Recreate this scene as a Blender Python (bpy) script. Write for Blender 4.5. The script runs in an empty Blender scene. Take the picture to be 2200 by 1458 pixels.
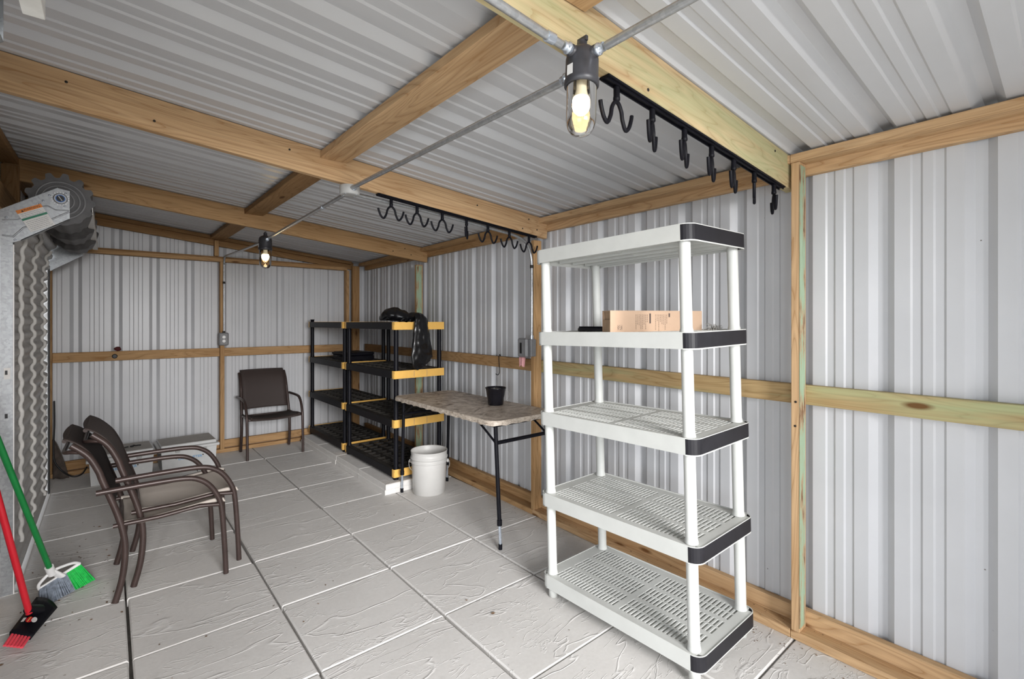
import bpy, bmesh, math, random
from mathutils import Vector, Matrix, noise
random.seed(7)
SC = bpy.context.scene
COL = SC.collection
PI = math.pi

# ------------------------------------------------------------------ camera
cam_d = bpy.data.cameras.new('camera')
cam_d.sensor_fit = 'HORIZONTAL'; cam_d.sensor_width = 36.0
cam_d.lens = 36.0 * 1033.26 / 2200.0
cam_d.shift_y = -(729.0 - 690.58) / 2200.0
cam_d.clip_start = 0.02
cam = bpy.data.objects.new('camera', cam_d); COL.objects.link(cam)
cam.location = (-0.674, -2.6286, 1.45)
cam.rotation_euler = (PI / 2, 0, -0.69886)
SC.camera = cam

# ------------------------------------------------------------------ sky, daylight, exposure
W = bpy.data.worlds.new('sky'); SC.world = W; W.use_nodes = True
bg = W.node_tree.nodes['Background']
bg.inputs['Color'].default_value = (0.88, 0.93, 1.0, 1); bg.inputs['Strength'].default_value = 1.15
def area_light(name, loc, rot, sx, sy, power, col):
    d = bpy.data.lights.new(name, 'AREA'); d.shape = 'RECTANGLE'; d.size = sx; d.size_y = sy
    d.energy = power; d.color = col
    o = bpy.data.objects.new(name, d); COL.objects.link(o); o.location = loc
    o.rotation_euler = (Vector(rot) - Vector(loc)).to_track_quat('-Z', 'Y').to_euler()   # rot: the point aimed at
    return o
# daylight coming in through the open roll-up doorway beside the camera; a fill light is added behind it
area_light('daylight_side_doorway', (-4.0, -4.5, 1.15), (1.7, 0.3, 1.6), 3.0, 1.7, 135, (0.90, 0.95, 1.0))
area_light('fill_light_end', (-0.9, -8.0, 2.6), (0.0, 0.5, 1.1), 3.0, 2.4, 1230, (1.0, 0.99, 0.985))  # added fill from behind the camera, brightens the far end
SC.view_settings.view_transform = 'Standard'; SC.view_settings.look = 'None'
SC.view_settings.gamma = 1.0; SC.view_settings.use_curve_mapping = False
SC.view_settings.exposure = -0.12

# ------------------------------------------------------------------ mesh helpers
class MB:
    def __init__(s): s.v = []; s.f = []; s.sm = []
    def add(s, vs, fs, smooth=False):
        b = len(s.v); s.v += [tuple(v) for v in vs]
        for f in fs: s.f.append(tuple(b + i for i in f)); s.sm.append(smooth)
        return s
    def box(s, a, b, M=None):
        (x0, y0, z0), (x1, y1, z1) = a, b
        vs = [(x, y, z) for z in (z0, z1) for y in (y0, y1) for x in (x0, x1)]
        if M: vs = [M @ Vector(v) for v in vs]
        return s.add(vs, [(0, 2, 3, 1), (4, 5, 7, 6), (0, 1, 5, 4), (2, 6, 7, 3), (0, 4, 6, 2), (1, 3, 7, 5)])
    def bbox(s, a, b, r, M=None):                      # box with chamfered edges
        bm = bmesh.new(); bmesh.ops.create_cube(bm, size=1)
        for v in bm.verts:
            v.co = Vector([(a[i] + b[i]) / 2 + v.co[i] * (b[i] - a[i]) for i in range(3)])
        bmesh.ops.bevel(bm, geom=list(bm.edges), offset=r, segments=1, affect='EDGES')
        bm.verts.index_update()
        vs = [M @ v.co if M else v.co.copy() for v in bm.verts]
        fs = [[v.index for v in f.verts] for f in bm.faces]; bm.free()
        return s.add(vs, fs)
    def tube(s, pts, r, n=10, caps=True, flat=None):
        pts = [Vector(p) for p in pts]; m = len(pts)
        rs = r if isinstance(r, (list, tuple)) else [r] * m
        vs = []; fs = []
        t0 = (pts[1] - pts[0]).normalized()
        up = Vector((0, 0, 1)) if abs(t0.z) < 0.9 else Vector((1, 0, 0))
        u = t0.cross(up).normalized()
        for i in range(m):
            if i == 0: t = t0
            elif i == m - 1: t = (pts[i] - pts[i - 1]).normalized()
            else: t = ((pts[i] - pts[i - 1]).normalized() + (pts[i + 1] - pts[i]).normalized()).normalized()
            u = (u - t * u.dot(t)).normalized(); w = t.cross(u)
            for k in range(n):
                a = 2 * PI * k / n
                vs.append(pts[i] + (u * math.cos(a) + w * math.sin(a) * (flat or 1)) * rs[i])
        for i in range(m - 1):
            for k in range(n):
                a = i * n + k; b = i * n + (k + 1) % n
                fs.append((a, b, b + n, a + n))
        s.add(vs, fs, True)
        if caps:
            s.add(vs[:n], [tuple(range(n))[::-1]]); s.add(vs[-n:], [tuple(range(n))])
        return s
    def lathe(s, prof, n=24, M=None, cap0=True, cap1=True):   # prof: (radius, z)
        vs = []; fs = []
        for (r, z) in prof:
            for k in range(n):
                a = 2 * PI * k / n; vs.append(Vector((r * math.cos(a), r * math.sin(a), z)))
        if M: vs = [M @ v for v in vs]
        m = len(prof)
        for i in range(m - 1):
            for k in range(n):
                a = i * n + k; b = i * n + (k + 1) % n
                fs.append((a, b, b + n, a + n))
        s.add(vs, fs, True)
        if cap0: s.add(vs[:n], [tuple(range(n))[::-1]])
        if cap1: s.add(vs[-n:], [tuple(range(n))])
        return s
    def prism(s, poly, M, h):                         # 2D polygon (x,y) extruded 0..h along local z
        n = len(poly)
        vs = [M @ Vector((x, y, 0)) for x, y in poly] + [M @ Vector((x, y, h)) for x, y in poly]
        fs = [tuple(range(n))[::-1], tuple(range(n, 2 * n))] + [(i, (i + 1) % n, n + (i + 1) % n, n + i) for i in range(n)]
        return s.add(vs, fs)
    def strip(s, path, thick, z0, z1):                # vertical wall following a 2D path
        n = len(path); L = []; Rr = []
        for i in range(n):
            a = Vector(path[max(i - 1, 0)]); b = Vector(path[min(i + 1, n - 1)])
            d = (b - a).normalized(); nn = Vector((-d.y, d.x)); p = Vector(path[i])
            L.append(p); Rr.append(p + nn * thick)
        vs = [(p.x, p.y, z) for p in L for z in (z0, z1)] + [(p.x, p.y, z) for p in Rr for z in (z0, z1)]
        fs = []; o = 2 * n
        for i in range(n - 1):
            a, b = 2 * i, 2 * i + 2
            fs += [(a, a + 1, b + 1, b), (o + a, o + b, o + b + 1, o + a + 1), (a + 1, o + a + 1, o + b + 1, b + 1), (a, b, o + b, o + a)]
        fs += [(0, o, o + 1, 1), (2 * n - 2, 2 * n - 1, o + 2 * n - 1, o + 2 * n - 2)]
        return s.add(vs, fs)
    def grid_deck(s, xs, ys, solid, z1, depth):       # plate with real slots; solid(i, j) -> bool
        nx, ny = len(xs) - 1, len(ys) - 1
        idx = {}
        vs = []; fs = []
        def vid(i, j, k):
            key = (i, j, k)
            if key not in idx: idx[key] = len(vs); vs.append((xs[i], ys[j], z1 - depth * k))
            return idx[key]
        S = [[solid(i, j) for j in range(ny)] for i in range(nx)]
        g = lambda i, j: 0 <= i < nx and 0 <= j < ny and S[i][j]
        for i in range(nx):
            for j in range(ny):
                if not S[i][j]: continue
                fs.append((vid(i, j, 0), vid(i + 1, j, 0), vid(i + 1, j + 1, 0), vid(i, j + 1, 0)))
                fs.append((vid(i, j, 1), vid(i, j + 1, 1), vid(i + 1, j + 1, 1), vid(i + 1, j, 1)))
                if not g(i - 1, j): fs.append((vid(i, j, 0), vid(i, j + 1, 0), vid(i, j + 1, 1), vid(i, j, 1)))
                if not g(i + 1, j): fs.append((vid(i + 1, j, 0), vid(i + 1, j, 1), vid(i + 1, j + 1, 1), vid(i + 1, j + 1, 0)))
                if not g(i, j - 1): fs.append((vid(i, j, 0), vid(i, j, 1), vid(i + 1, j, 1), vid(i + 1, j, 0)))
                if not g(i, j + 1): fs.append((vid(i, j + 1, 0), vid(i + 1, j + 1, 0), vid(i + 1, j + 1, 1), vid(i, j + 1, 1)))
        return s.add(vs, fs)
    def mesh(s, name, mat):
        me = bpy.data.meshes.new(name); me.from_pydata(s.v, [], s.f); me.update()
        me.polygons.foreach_set('use_smooth', s.sm)
        if mat: me.materials.append(mat)
        return me
    def build(s, name, mat, parent=None):
        return put(name, s.mesh(name, mat), parent)
def put(name, me, parent=None, M=None):
    o = bpy.data.objects.new(name, me); COL.objects.link(o)
    if parent: o.parent = parent
    if M is not None: o.matrix_basis = M
    return o
def tag(o, label, cat, group=None, kind=None):
    o['label'] = label; o['category'] = cat
    if group: o['group'] = group
    if kind: o['kind'] = kind
    return o
def thing(name, label, cat, loc=(0, 0, 0), rz=0.0, group=None, kind=None):
    o = bpy.data.objects.new(name, None); COL.objects.link(o)
    o.empty_display_size = 0.1
    o.location = loc; o.rotation_euler = (0, 0, rz)
    return tag(o, label, cat, group, kind)
def copy_tree(o, parent=None):
    c = o.copy(); COL.objects.link(c); c.parent = parent
    for ch in list(o.children): copy_tree(ch, c)
    return c
def smooth_path(pts, n=6):                             # Catmull-Rom through points
    P = [Vector(p) for p in pts]; out = []
    for i in range(len(P) - 1):
        p0 = P[max(i - 1, 0)]; p1 = P[i]; p2 = P[i + 1]; p3 = P[min(i + 2, len(P) - 1)]
        for k in range(n):
            t = k / n
            out.append(0.5 * ((2 * p1) + (p2 - p0) * t + (2 * p0 - 5 * p1 + 4 * p2 - p3) * t * t + (3 * p1 - p0 - 3 * p2 + p3) * t ** 3))
    return out + [P[-1]]
def text_mesh(txt, size, mat, name):
    cu = bpy.data.curves.new(name, 'FONT'); cu.body = txt; cu.size = size; cu.align_x = 'CENTER'; cu.align_y = 'CENTER'
    cu.resolution_u = 3; cu.extrude = 0.0004
    o = bpy.data.objects.new(name, cu); COL.objects.link(o)
    dg = bpy.context.evaluated_depsgraph_get()
    me = bpy.data.meshes.new_from_object(o.evaluated_get(dg)); me.materials.clear(); me.materials.append(mat)
    bpy.data.objects.remove(o); return me
def axes(o, x, y, z):                                  # matrix from origin and axes
    M = Matrix.Identity(4)
    for i, a in enumerate((x, y, z)):
        a = Vector(a)
        for r in range(3): M[r][i] = a[r]
    for r in range(3): M[r][3] = o[r]
    return M

# ------------------------------------------------------------------ materials
def newmat(name):
    m = bpy.data.materials.new(name); m.use_nodes = True
    nt = m.node_tree; b = nt.nodes['Principled BSDF']
    return m, nt, b
def N(nt, t, **kw):
    n = nt.nodes.new(t)
    for k, v in kw.items():
        if k in n.inputs.keys() if hasattr(n.inputs, 'keys') else False: n.inputs[k].default_value = v
        else: setattr(n, k, v)
    return n
def ramp(nt, fac, stops):
    r = nt.nodes.new('ShaderNodeValToRGB'); nt.links.new(fac, r.inputs['Fac'])
    el = r.color_ramp.elements
    while len(el) < len(stops): el.new(0.5)
    for e, (p, c) in zip(el, stops):
        e.position = p; e.color = (c[0], c[1], c[2], 1) if not isinstance(c, float) else (c, c, c, 1)
    return r
def mixc(nt, fac, a, b, mode='MIX'):
    m = nt.nodes.new('ShaderNodeMix'); m.data_type = 'RGBA'; m.blend_type = mode
    for sock, val in ((m.inputs[0], fac), (m.inputs[6], a), (m.inputs[7], b)):
        if hasattr(val, 'is_output'): nt.links.new(val, sock)
        elif isinstance(val, (int, float)): sock.default_value = val
        else: sock.default_value = (val[0], val[1], val[2], 1)
    return m.outputs[2]
def math_n(nt, op, a, b=None):
    m = nt.nodes.new('ShaderNodeMath'); m.operation = op
    for i, val in enumerate((a, b)):
        if val is None: continue
        if hasattr(val, 'is_output'): nt.links.new(val, m.inputs[i])
        else: m.inputs[i].default_value = val
    return m.outputs[0]
def coords(nt, scale=(1, 1, 1), rnd=30.0, kind='Object'):
    tc = nt.nodes.new('ShaderNodeTexCoord'); oi = nt.nodes.new('ShaderNodeObjectInfo')
    mp = nt.nodes.new('ShaderNodeMapping'); mp.inputs['Scale'].default_value = scale
    nt.links.new(tc.outputs[kind], mp.inputs['Vector'])
    if rnd:
        cx = nt.nodes.new('ShaderNodeCombineXYZ')
        for i, k in enumerate((rnd, rnd * 1.7, rnd * 0.6)):
            nt.links.new(math_n(nt, 'MULTIPLY', oi.outputs['Random'], k), cx.inputs[i])
        nt.links.new(cx.outputs[0], mp.inputs['Location'])
    return mp.outputs['Vector']
def noise_n(nt, vec, scale, detail=3.0, rough=0.5, dist=0.0):
    n = nt.nodes.new('ShaderNodeTexNoise'); n.inputs['Scale'].default_value = scale
    n.inputs['Detail'].default_value = detail; n.inputs['Roughness'].default_value = rough; n.inputs['Distortion'].default_value = dist
    nt.links.new(vec, n.inputs['Vector']); return n.outputs['Fac']
def bump(nt, b, h, strength, dist=0.002):
    n = nt.nodes.new('ShaderNodeBump'); n.inputs['Strength'].default_value = strength; n.inputs['Distance'].default_value = dist
    nt.links.new(h, n.inputs['Height']); nt.links.new(n.outputs[0], b.inputs['Normal'])
def plain(name, col, rough=0.5, metal=0.0, spec=0.5, var=0.12, scale=18.0, bmp=0.0, coat=0.0):
    m, nt, b = newmat(name)
    v = coords(nt, rnd=9.0)
    f = noise_n(nt, v, scale, 4.0, 0.6)
    lo = tuple(c * (1 - var) for c in col); hi = tuple(min(1, c * (1 + var)) for c in col)
    r = ramp(nt, f, [(0.3, lo), (0.7, hi)])
    nt.links.new(r.outputs[0], b.inputs['Base Color'])
    b.inputs['Roughness'].default_value = rough; b.inputs['Metallic'].default_value = metal
    b.inputs['Specular IOR Level'].default_value = spec
    if coat: b.inputs['Coat Weight'].default_value = coat
    if bmp: bump(nt, b, f, bmp)
    return m
def wood(name, col, green=0.0):
    m, nt, b = newmat(name)
    v = coords(nt, (0.55, 6.0, 6.0), 40.0)
    warp = noise_n(nt, v, 1.5, 2.2, 0.5, 0.5)
    rings = math_n(nt, 'FRACT', math_n(nt, 'MULTIPLY', warp, 15.0))
    v2 = coords(nt, (2.5, 120.0, 120.0), 40.0)
    fine = noise_n(nt, v2, 1.0, 3.0, 0.6)
    dark = tuple(c * k for c, k in zip(col, (0.60, 0.47, 0.33))); lite = tuple(min(1, c * 1.12) for c in col)
    r = ramp(nt, rings, [(0.0, dark), (0.14, tuple(c * 0.93 for c in col)), (0.6, lite), (1.0, tuple(c * 0.80 for c in col))])
    c = mixc(nt, 0.36, r.outputs[0], ramp(nt, fine, [(0.3, dark), (0.7, lite)]).outputs[0])
    v3 = coords(nt, (1.4, 9.0, 9.0), 60.0)
    blot = noise_n(nt, v3, 0.9, 3.0, 0.6)
    c = mixc(nt, ramp(nt, blot, [(0.52, 0.0), (0.72, 0.7)]).outputs[0], c, tuple(x * y for x, y in zip(col, (0.72, 0.62, 0.5))))
    if green:
        v4 = coords(nt, (0.8, 10.0, 10.0), 77.0)
        g = noise_n(nt, v4, 1.0, 3.0, 0.55)
        c = mixc(nt, ramp(nt, g, [(0.42, 0.0), (0.62, green)]).outputs[0], c, (0.36, 0.44, 0.24))
    vo = nt.nodes.new('ShaderNodeTexVoronoi'); vo.inputs['Scale'].default_value = 1.0
    nt.links.new(coords(nt, (2.1, 7.0, 7.0), 23.0), vo.inputs['Vector'])
    kn = ramp(nt, vo.outputs['Distance'], [(0.07, 1.0), (0.13, 0.0)])
    c = mixc(nt, kn.outputs[0], c, tuple(x * y for x, y in zip(col, (0.32, 0.22, 0.14))))
    nt.links.new(c, b.inputs['Base Color'])
    b.inputs['Roughness'].default_value = 0.72; b.inputs['Specular IOR Level'].default_value = 0.25
    bump(nt, b, fine, 0.25, 0.001)
    return m
def sheet_mat(name, col):
    m, nt, b = newmat(name)
    v = coords(nt, rnd=0)
    f = noise_n(nt, v, 2.2, 4.0, 0.6)
    c = ramp(nt, f, [(0.3, tuple(x * 0.93 for x in col)), (0.7, col)]).outputs[0]
    vo = nt.nodes.new('ShaderNodeTexVoronoi'); vo.inputs['Scale'].default_value = 9.0
    nt.links.new(v, vo.inputs['Vector'])
    spots = ramp(nt, vo.outputs['Distance'], [(0.018, 1.0), (0.03, 0.0)]).outputs[0]
    sel = ramp(nt, noise_n(nt, v, 1.3, 1.0), [(0.52, 0.0), (0.6, 0.8)]).outputs[0]
    c = mixc(nt, math_n(nt, 'MULTIPLY', spots, sel), c, (0.10, 0.08, 0.06))
    nt.links.new(c, b.inputs['Base Color'])
    b.inputs['Roughness'].default_value = 0.34; b.inputs['Specular IOR Level'].default_value = 0.5
    return m
def paver_mat():
    m, nt, b = newmat('cast_concrete')
    v = coords(nt, (1, 1, 1), 40.0)
    big = noise_n(nt, v, 2.0, 4.0, 0.6)
    fine = noise_n(nt, v, 60.0, 4.0, 0.7)
    c = ramp(nt, big, [(0.25, (0.63, 0.61, 0.585)), (0.75, (0.73, 0.71, 0.685))]).outputs[0]
    c = mixc(nt, 0.22, c, ramp(nt, fine, [(0.3, (0.55, 0.53, 0.505)), (0.7, (0.79, 0.775, 0.755))]).outputs[0])
    # riven slate relief: thin wandering ridges and low terraces
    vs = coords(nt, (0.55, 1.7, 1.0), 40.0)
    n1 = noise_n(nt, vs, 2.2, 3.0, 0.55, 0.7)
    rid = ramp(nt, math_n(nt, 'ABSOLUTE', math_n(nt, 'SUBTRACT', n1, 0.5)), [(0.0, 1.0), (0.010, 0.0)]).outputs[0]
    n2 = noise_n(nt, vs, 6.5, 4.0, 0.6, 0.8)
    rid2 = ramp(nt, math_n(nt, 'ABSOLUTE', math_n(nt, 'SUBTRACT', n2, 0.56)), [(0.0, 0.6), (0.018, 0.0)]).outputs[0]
    stp = ramp(nt, n1, [(0.47, 0.0), (0.53, 0.35)]).outputs[0]
    hsum = math_n(nt, 'ADD', math_n(nt, 'ADD', rid, rid2), math_n(nt, 'ADD', stp, math_n(nt, 'MULTIPLY', fine, 0.35)))
    c = mixc(nt, math_n(nt, 'MULTIPLY', math_n(nt, 'MAXIMUM', rid, rid2), 0.30), c, (0.84, 0.83, 0.82))  # ridges painted paler: light catching their edges put into the colour
    st = ramp(nt, noise_n(nt, v, 5.0, 2.0), [(0.70, 0.0), (0.80, 0.25)]).outputs[0]
    c = mixc(nt, st, c, (0.26, 0.235, 0.20))
    nt.links.new(c, b.inputs['Base Color'])
    b.inputs['Roughness'].default_value = 0.62; b.inputs['Specular IOR Level'].default_value = 0.35
    bump(nt, b, hsum, 0.50, 0.0032)
    return m
def galv(name='galvanised_steel', col=(0.36, 0.375, 0.39), rough=0.45):
    m, nt, b = newmat(name)
    v = coords(nt, rnd=5.0)
    vo = nt.nodes.new('ShaderNodeTexVoronoi'); vo.inputs['Scale'].default_value = 90.0; nt.links.new(v, vo.inputs['Vector'])
    g = N(nt, 'ShaderNodeRGBToBW'); nt.links.new(vo.outputs['Color'], g.inputs[0])
    r = ramp(nt, g.outputs[0], [(0.2, tuple(c * 0.82 for c in col)), (0.8, col)])
    nt.links.new(r.outputs[0], b.inputs['Base Color'])
    b.inputs['Metallic'].default_value = 0.7; b.inputs['Roughness'].default_value = rough
    return m
def glass_mat():
    m, nt, b = newmat('glow_tinted_glass'); nt.nodes.remove(b)
    out = nt.nodes['Material Output']
    tr = nt.nodes.new('ShaderNodeBsdfTransparent'); tr.inputs[0].default_value = (0.985, 0.93, 0.80, 1)  # amber tint puts the bulb's warm glow into the glass colour
    gl = nt.nodes.new('ShaderNodeBsdfGlossy'); gl.inputs['Roughness'].default_value = 0.05
    fr = nt.nodes.new('ShaderNodeFresnel'); fr.inputs[0].default_value = 1.5
    mx = nt.nodes.new('ShaderNodeMixShader')
    nt.links.new(fr.outputs[0], mx.inputs[0]); nt.links.new(tr.outputs[0], mx.inputs[1]); nt.links.new(gl.outputs[0], mx.inputs[2])
    nt.links.new(mx.outputs[0], out.inputs[0]); return m
def emit(name, col, k):
    m, nt, b = newmat(name)
    b.inputs['Base Color'].default_value = (*col, 1); b.inputs['Emission Color'].default_value = (*col, 1)
    b.inputs['Emission Strength'].default_value = k; return m
def marble():
    m, nt, b = newmat('marbled_tablecloth')
    v = coords(nt, (1, 1, 1), 0)
    n = noise_n(nt, v, 9.0, 6.0, 0.7, 1.6)
    c = ramp(nt, n, [(0.34, (0.15, 0.115, 0.085)), (0.46, (0.38, 0.315, 0.255)), (0.56, (0.54, 0.465, 0.39)), (0.68, (0.66, 0.60, 0.53))]).outputs[0]
    nt.links.new(c, b.inputs['Base Color']); b.inputs['Roughness'].default_value = 0.45; return m
def marble_edge():
    m, nt, b = newmat('marbled_cloth_skirt')
    v = coords(nt, (1, 1, 2.0), 0)
    n = noise_n(nt, v, 38.0, 4.0, 0.65, 1.0)
    c = ramp(nt, n, [(0.30, (0.16, 0.12, 0.09)), (0.46, (0.46, 0.39, 0.32)), (0.75, (0.66, 0.59, 0.51))]).outputs[0]
    nt.links.new(c, b.inputs['Base Color']); b.inputs['Roughness'].default_value = 0.5; return m
def mesh_fabric(name, a, bb, s=420.0):
    m, nt, b = newmat(name)
    v = coords(nt, (1, 1, 1), 0)
    ck = nt.nodes.new('ShaderNodeTexChecker'); ck.inputs['Scale'].default_value = s
    ck.inputs['Color1'].default_value = (*a, 1); ck.inputs['Color2'].default_value = (*bb, 1)
    nt.links.new(v, ck.inputs['Vector']); nt.links.new(ck.outputs[0], b.inputs['Base Color'])
    b.inputs['Roughness'].default_value = 0.7; return m
def green_paint():
    m, nt, b = newmat('weathered_green_treated_wood')
    v = coords(nt, (5.0, 30.0, 30.0), 13.0)
    n = noise_n(nt, v, 1.0, 5.0, 0.65)
    c = ramp(nt, n, [(0.36, (0.16, 0.075, 0.035)), (0.43, (0.40, 0.29, 0.17)), (0.50, (0.30, 0.40, 0.27)), (0.75, (0.38, 0.50, 0.36))]).outputs[0]
    nt.links.new(c, b.inputs['Base Color']); b.inputs['Roughness'].default_value = 0.8; return m
def curtain_mat():
    m, nt, b = newmat('door_curtain_steel')
    v = coords(nt, rnd=0); n = noise_n(nt, v, 6.0, 4.0, 0.6)
    c = ramp(nt, n, [(0.3, (0.40, 0.385, 0.365)), (0.7, (0.52, 0.505, 0.485))]).outputs[0]
    nt.links.new(c, b.inputs['Base Color']); b.inputs['Roughness'].default_value = 0.4; b.inputs['Metallic'].default_value = 0.1
    return m

M = dict(
    dusty=plain('dusty_black_resin', (0.030, 0.027, 0.024), 0.6, var=0.5, scale=14, spec=0.2),
    sheet=sheet_mat('white_painted_sheet_steel', (0.585, 0.592, 0.612)),
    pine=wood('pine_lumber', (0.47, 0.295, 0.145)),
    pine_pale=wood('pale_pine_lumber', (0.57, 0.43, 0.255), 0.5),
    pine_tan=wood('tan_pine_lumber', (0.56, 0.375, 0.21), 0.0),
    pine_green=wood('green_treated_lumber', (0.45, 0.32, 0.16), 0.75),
    pine_shaded=wood('shaded_pine_lumber', (0.34, 0.20, 0.090)),  # pine darkened for far and left boards, dim light put into the colour
    greenside=green_paint(),
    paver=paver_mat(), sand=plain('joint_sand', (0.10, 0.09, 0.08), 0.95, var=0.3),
    ground=plain('outdoor_ground', (0.45, 0.44, 0.40), 0.9, var=0.2, scale=3),
    galv=galv(), conduit=galv('zinc_conduit', (0.46, 0.475, 0.49), 0.32), chrome=galv('bright_zinc', (0.60, 0.66, 0.74), 0.22),
    white_pl=plain('white_resin', (0.60, 0.61, 0.585), 0.5, var=0.04, scale=9),
    black_pl=plain('charcoal_resin', (0.013, 0.0125, 0.016), 0.5, var=0.2, spec=0.3),
    jet=plain('black_resin', (0.006, 0.006, 0.009), 0.45, var=0.25, spec=0.15),
    jet_gloss=plain('gloss_black_enamel', (0.008, 0.008, 0.012), 0.18, var=0.1),
    yellow=plain('yellow_resin', (0.80, 0.47, 0.115), 0.4, var=0.05),
    bucket=plain('white_bucket_plastic', (0.60, 0.59, 0.57), 0.42, var=0.05, scale=6),
    card=plain('corrugated_cardboard', (0.47, 0.325, 0.225), 0.8, var=0.06, scale=7),
    card_dk=plain('torn_cardboard', (0.40, 0.27, 0.17), 0.85, var=0.15),
    ink=plain('printing_ink', (0.05, 0.03, 0.025), 0.7), blue_ink=plain('blue_marker', (0.03, 0.30, 0.62), 0.6),
    bag=plain('black_polythene', (0.004, 0.004, 0.005), 0.26, var=0.2, spec=0.6),
    bronze=plain('bronze_powder_coat', (0.055, 0.036, 0.032), 0.36, metal=0.25, var=0.15),
    sling=mesh_fabric('brown_mesh_sling', (0.070, 0.048, 0.042), (0.025, 0.018, 0.017)),
    sling_lit=mesh_fabric('lit_mesh_sling', (0.74, 0.67, 0.60), (0.36, 0.31, 0.27)),  # brown sling paled, grazing light on the seats put into the colour
    pvc=plain('grey_pvc', (0.20, 0.20, 0.205), 0.5), lampbody=plain('dark_grey_thermoplastic', (0.035, 0.035, 0.040), 0.42, var=0.35),
    jbox=plain('grey_box_paint', (0.40, 0.40, 0.39), 0.5), glass=glass_mat(),
    bulb=emit('lit_bulb', (1.0, 0.74, 0.40), 34.0), bulbbase=plain('white_bulb_base', (0.75, 0.74, 0.70), 0.4),
    sticker=plain('white_sticker', (0.72, 0.71, 0.69), 0.5, var=0.05), orange=plain('orange_sticker', (0.78, 0.24, 0.03), 0.5),
    greenst=plain('green_sticker', (0.02, 0.20, 0.11), 0.5), red=plain('red_plastic', (0.55, 0.012, 0.025), 0.32, var=0.06),
    redb=plain('red_bristles', (0.80, 0.07, 0.10), 0.6), greenh=plain('green_plastic', (0.008, 0.20, 0.045), 0.32, var=0.1),
    greenb=plain('green_bristles', (0.01, 0.46, 0.07), 0.6, var=0.3, scale=60), greyb=plain('grey_bristles', (0.20, 0.23, 0.28), 0.7, var=0.4, scale=60),
    whiteg=plain('white_gloss_plastic', (0.82, 0.81, 0.80), 0.3, var=0.03),
    tote=plain('white_tote_plastic', (0.62, 0.625, 0.62), 0.5, var=0.05), totelid=plain('dusty_tote_lid', (0.38, 0.36, 0.33), 0.65, var=0.10),
    steel_pail=plain('grey_inside', (0.42, 0.41, 0.36), 0.5), pink=plain('pink_cloth', (0.72, 0.36, 0.36), 0.8),
    coil=plain('grey_door_coil', (0.085, 0.083, 0.085), 0.55, var=0.25), curtain=curtain_mat(),
    tape=plain('white_curtain_tape', (0.62, 0.60, 0.57), 0.7), offwhite=plain('offwhite_angle', (0.66, 0.65, 0.62), 0.4),
    leaf=plain('leaf_litter_brown', (0.13, 0.075, 0.04), 0.9, var=0.4), scrap=plain('dirty_brown_sheeting', (0.085, 0.066, 0.055), 0.9, var=0.35),
    cord=plain('black_rubber', (0.01, 0.01, 0.011), 0.5), darkred=plain('dark_red_cloth', (0.075, 0.008, 0.010), 0.8),
    screw=plain('dark_screw', (0.03, 0.027, 0.025), 0.5, metal=0.6), wire=plain('coated_wire', (0.30, 0.29, 0.27), 0.4), blue=plain('blue_ring', (0.02, 0.13, 0.42), 0.35),
)

# ------------------------------------------------------------------ building geometry
def xR(y): return 1.765 + 0.024 * y                    # inner face of the right-hand framing
ZE = 2.222                                             # eave height at that face
def zR(x, y): return ZE + (0.075 + 0.0062 * (y + 1.75)) * (xR(y) - x)   # underside of the roof sheets
Y0, Y1 = -3.75, 3.60
XL = -1.11                                             # inner face of the left-hand framing
def board(name, p0, p1, h, t, mat, parent, up=(0, 0, 1)):
    p0, p1 = Vector(p0), Vector(p1); d = p1 - p0; L = d.length; x = d.normalized()
    upv = Vector(up); y = upv.cross(x).normalized(); z = x.cross(y)
    m = MB().bbox((-L / 2, -t / 2, -h / 2), (L / 2, t / 2, h / 2), 0.0022)
    return put(name, m.mesh(name, mat), parent, axes((p0 + p1) / 2, x, y, z))
PER = 0.305
MAJ = [(-0.045, 0), (-0.017, 0.030), (0.017, 0.030), (0.045, 0)]
MIN = [(-0.020, 0), (-0.013, 0.006), (0.013, 0.006), (0.020, 0)]
def rib_profile(u0, u1, phase):
    """(u, depth) along a sheet between u0 and u1; depth is outwards."""
    pts = []
    k0 = int(math.floor((u0 - phase) / PER)) - 1
    for k in range(k0, k0 + int((u1 - u0) / PER) + 4):
        c = phase + k * PER
        for cc, pr in ((c, MAJ), (c + 0.1167, MIN), (c + 0.1883, MIN)):
            pts += [(cc + a, b) for a, b in pr]
    pts = [p for p in pts if u0 + 1e-4 < p[0] < u1 - 1e-4]
    return [(u0, 0.0)] + pts + [(u1, 0.0)]
def panels(u0, u1, phase):                             # sheets three ribs wide, edges on the flats beside a rib
    first = phase + math.floor((u0 - phase) / PER) * PER + 0.075
    cuts = [u0]; c = first + PER
    while c < u1 - 0.15:
        if c > u0 + 0.15: cuts.append(c)
        c += 3 * PER
    cuts.append(u1)
    return list(zip(cuts[:-1], cuts[1:]))
def sheet(name, prof, fn, parent, nseg=1):
    m = MB(); vs = []; fs = []
    n = len(prof)
    for k in range(nseg + 1):
        for (u, d) in prof: vs.append(fn(u, d, k / nseg))
    for k in range(nseg):
        for i in range(n - 1):
            a = k * n + i; fs.append((a, a + 1, a + 1 + n, a + n))
    return m.add(vs, fs).build(name, M['sheet'], parent)

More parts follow.
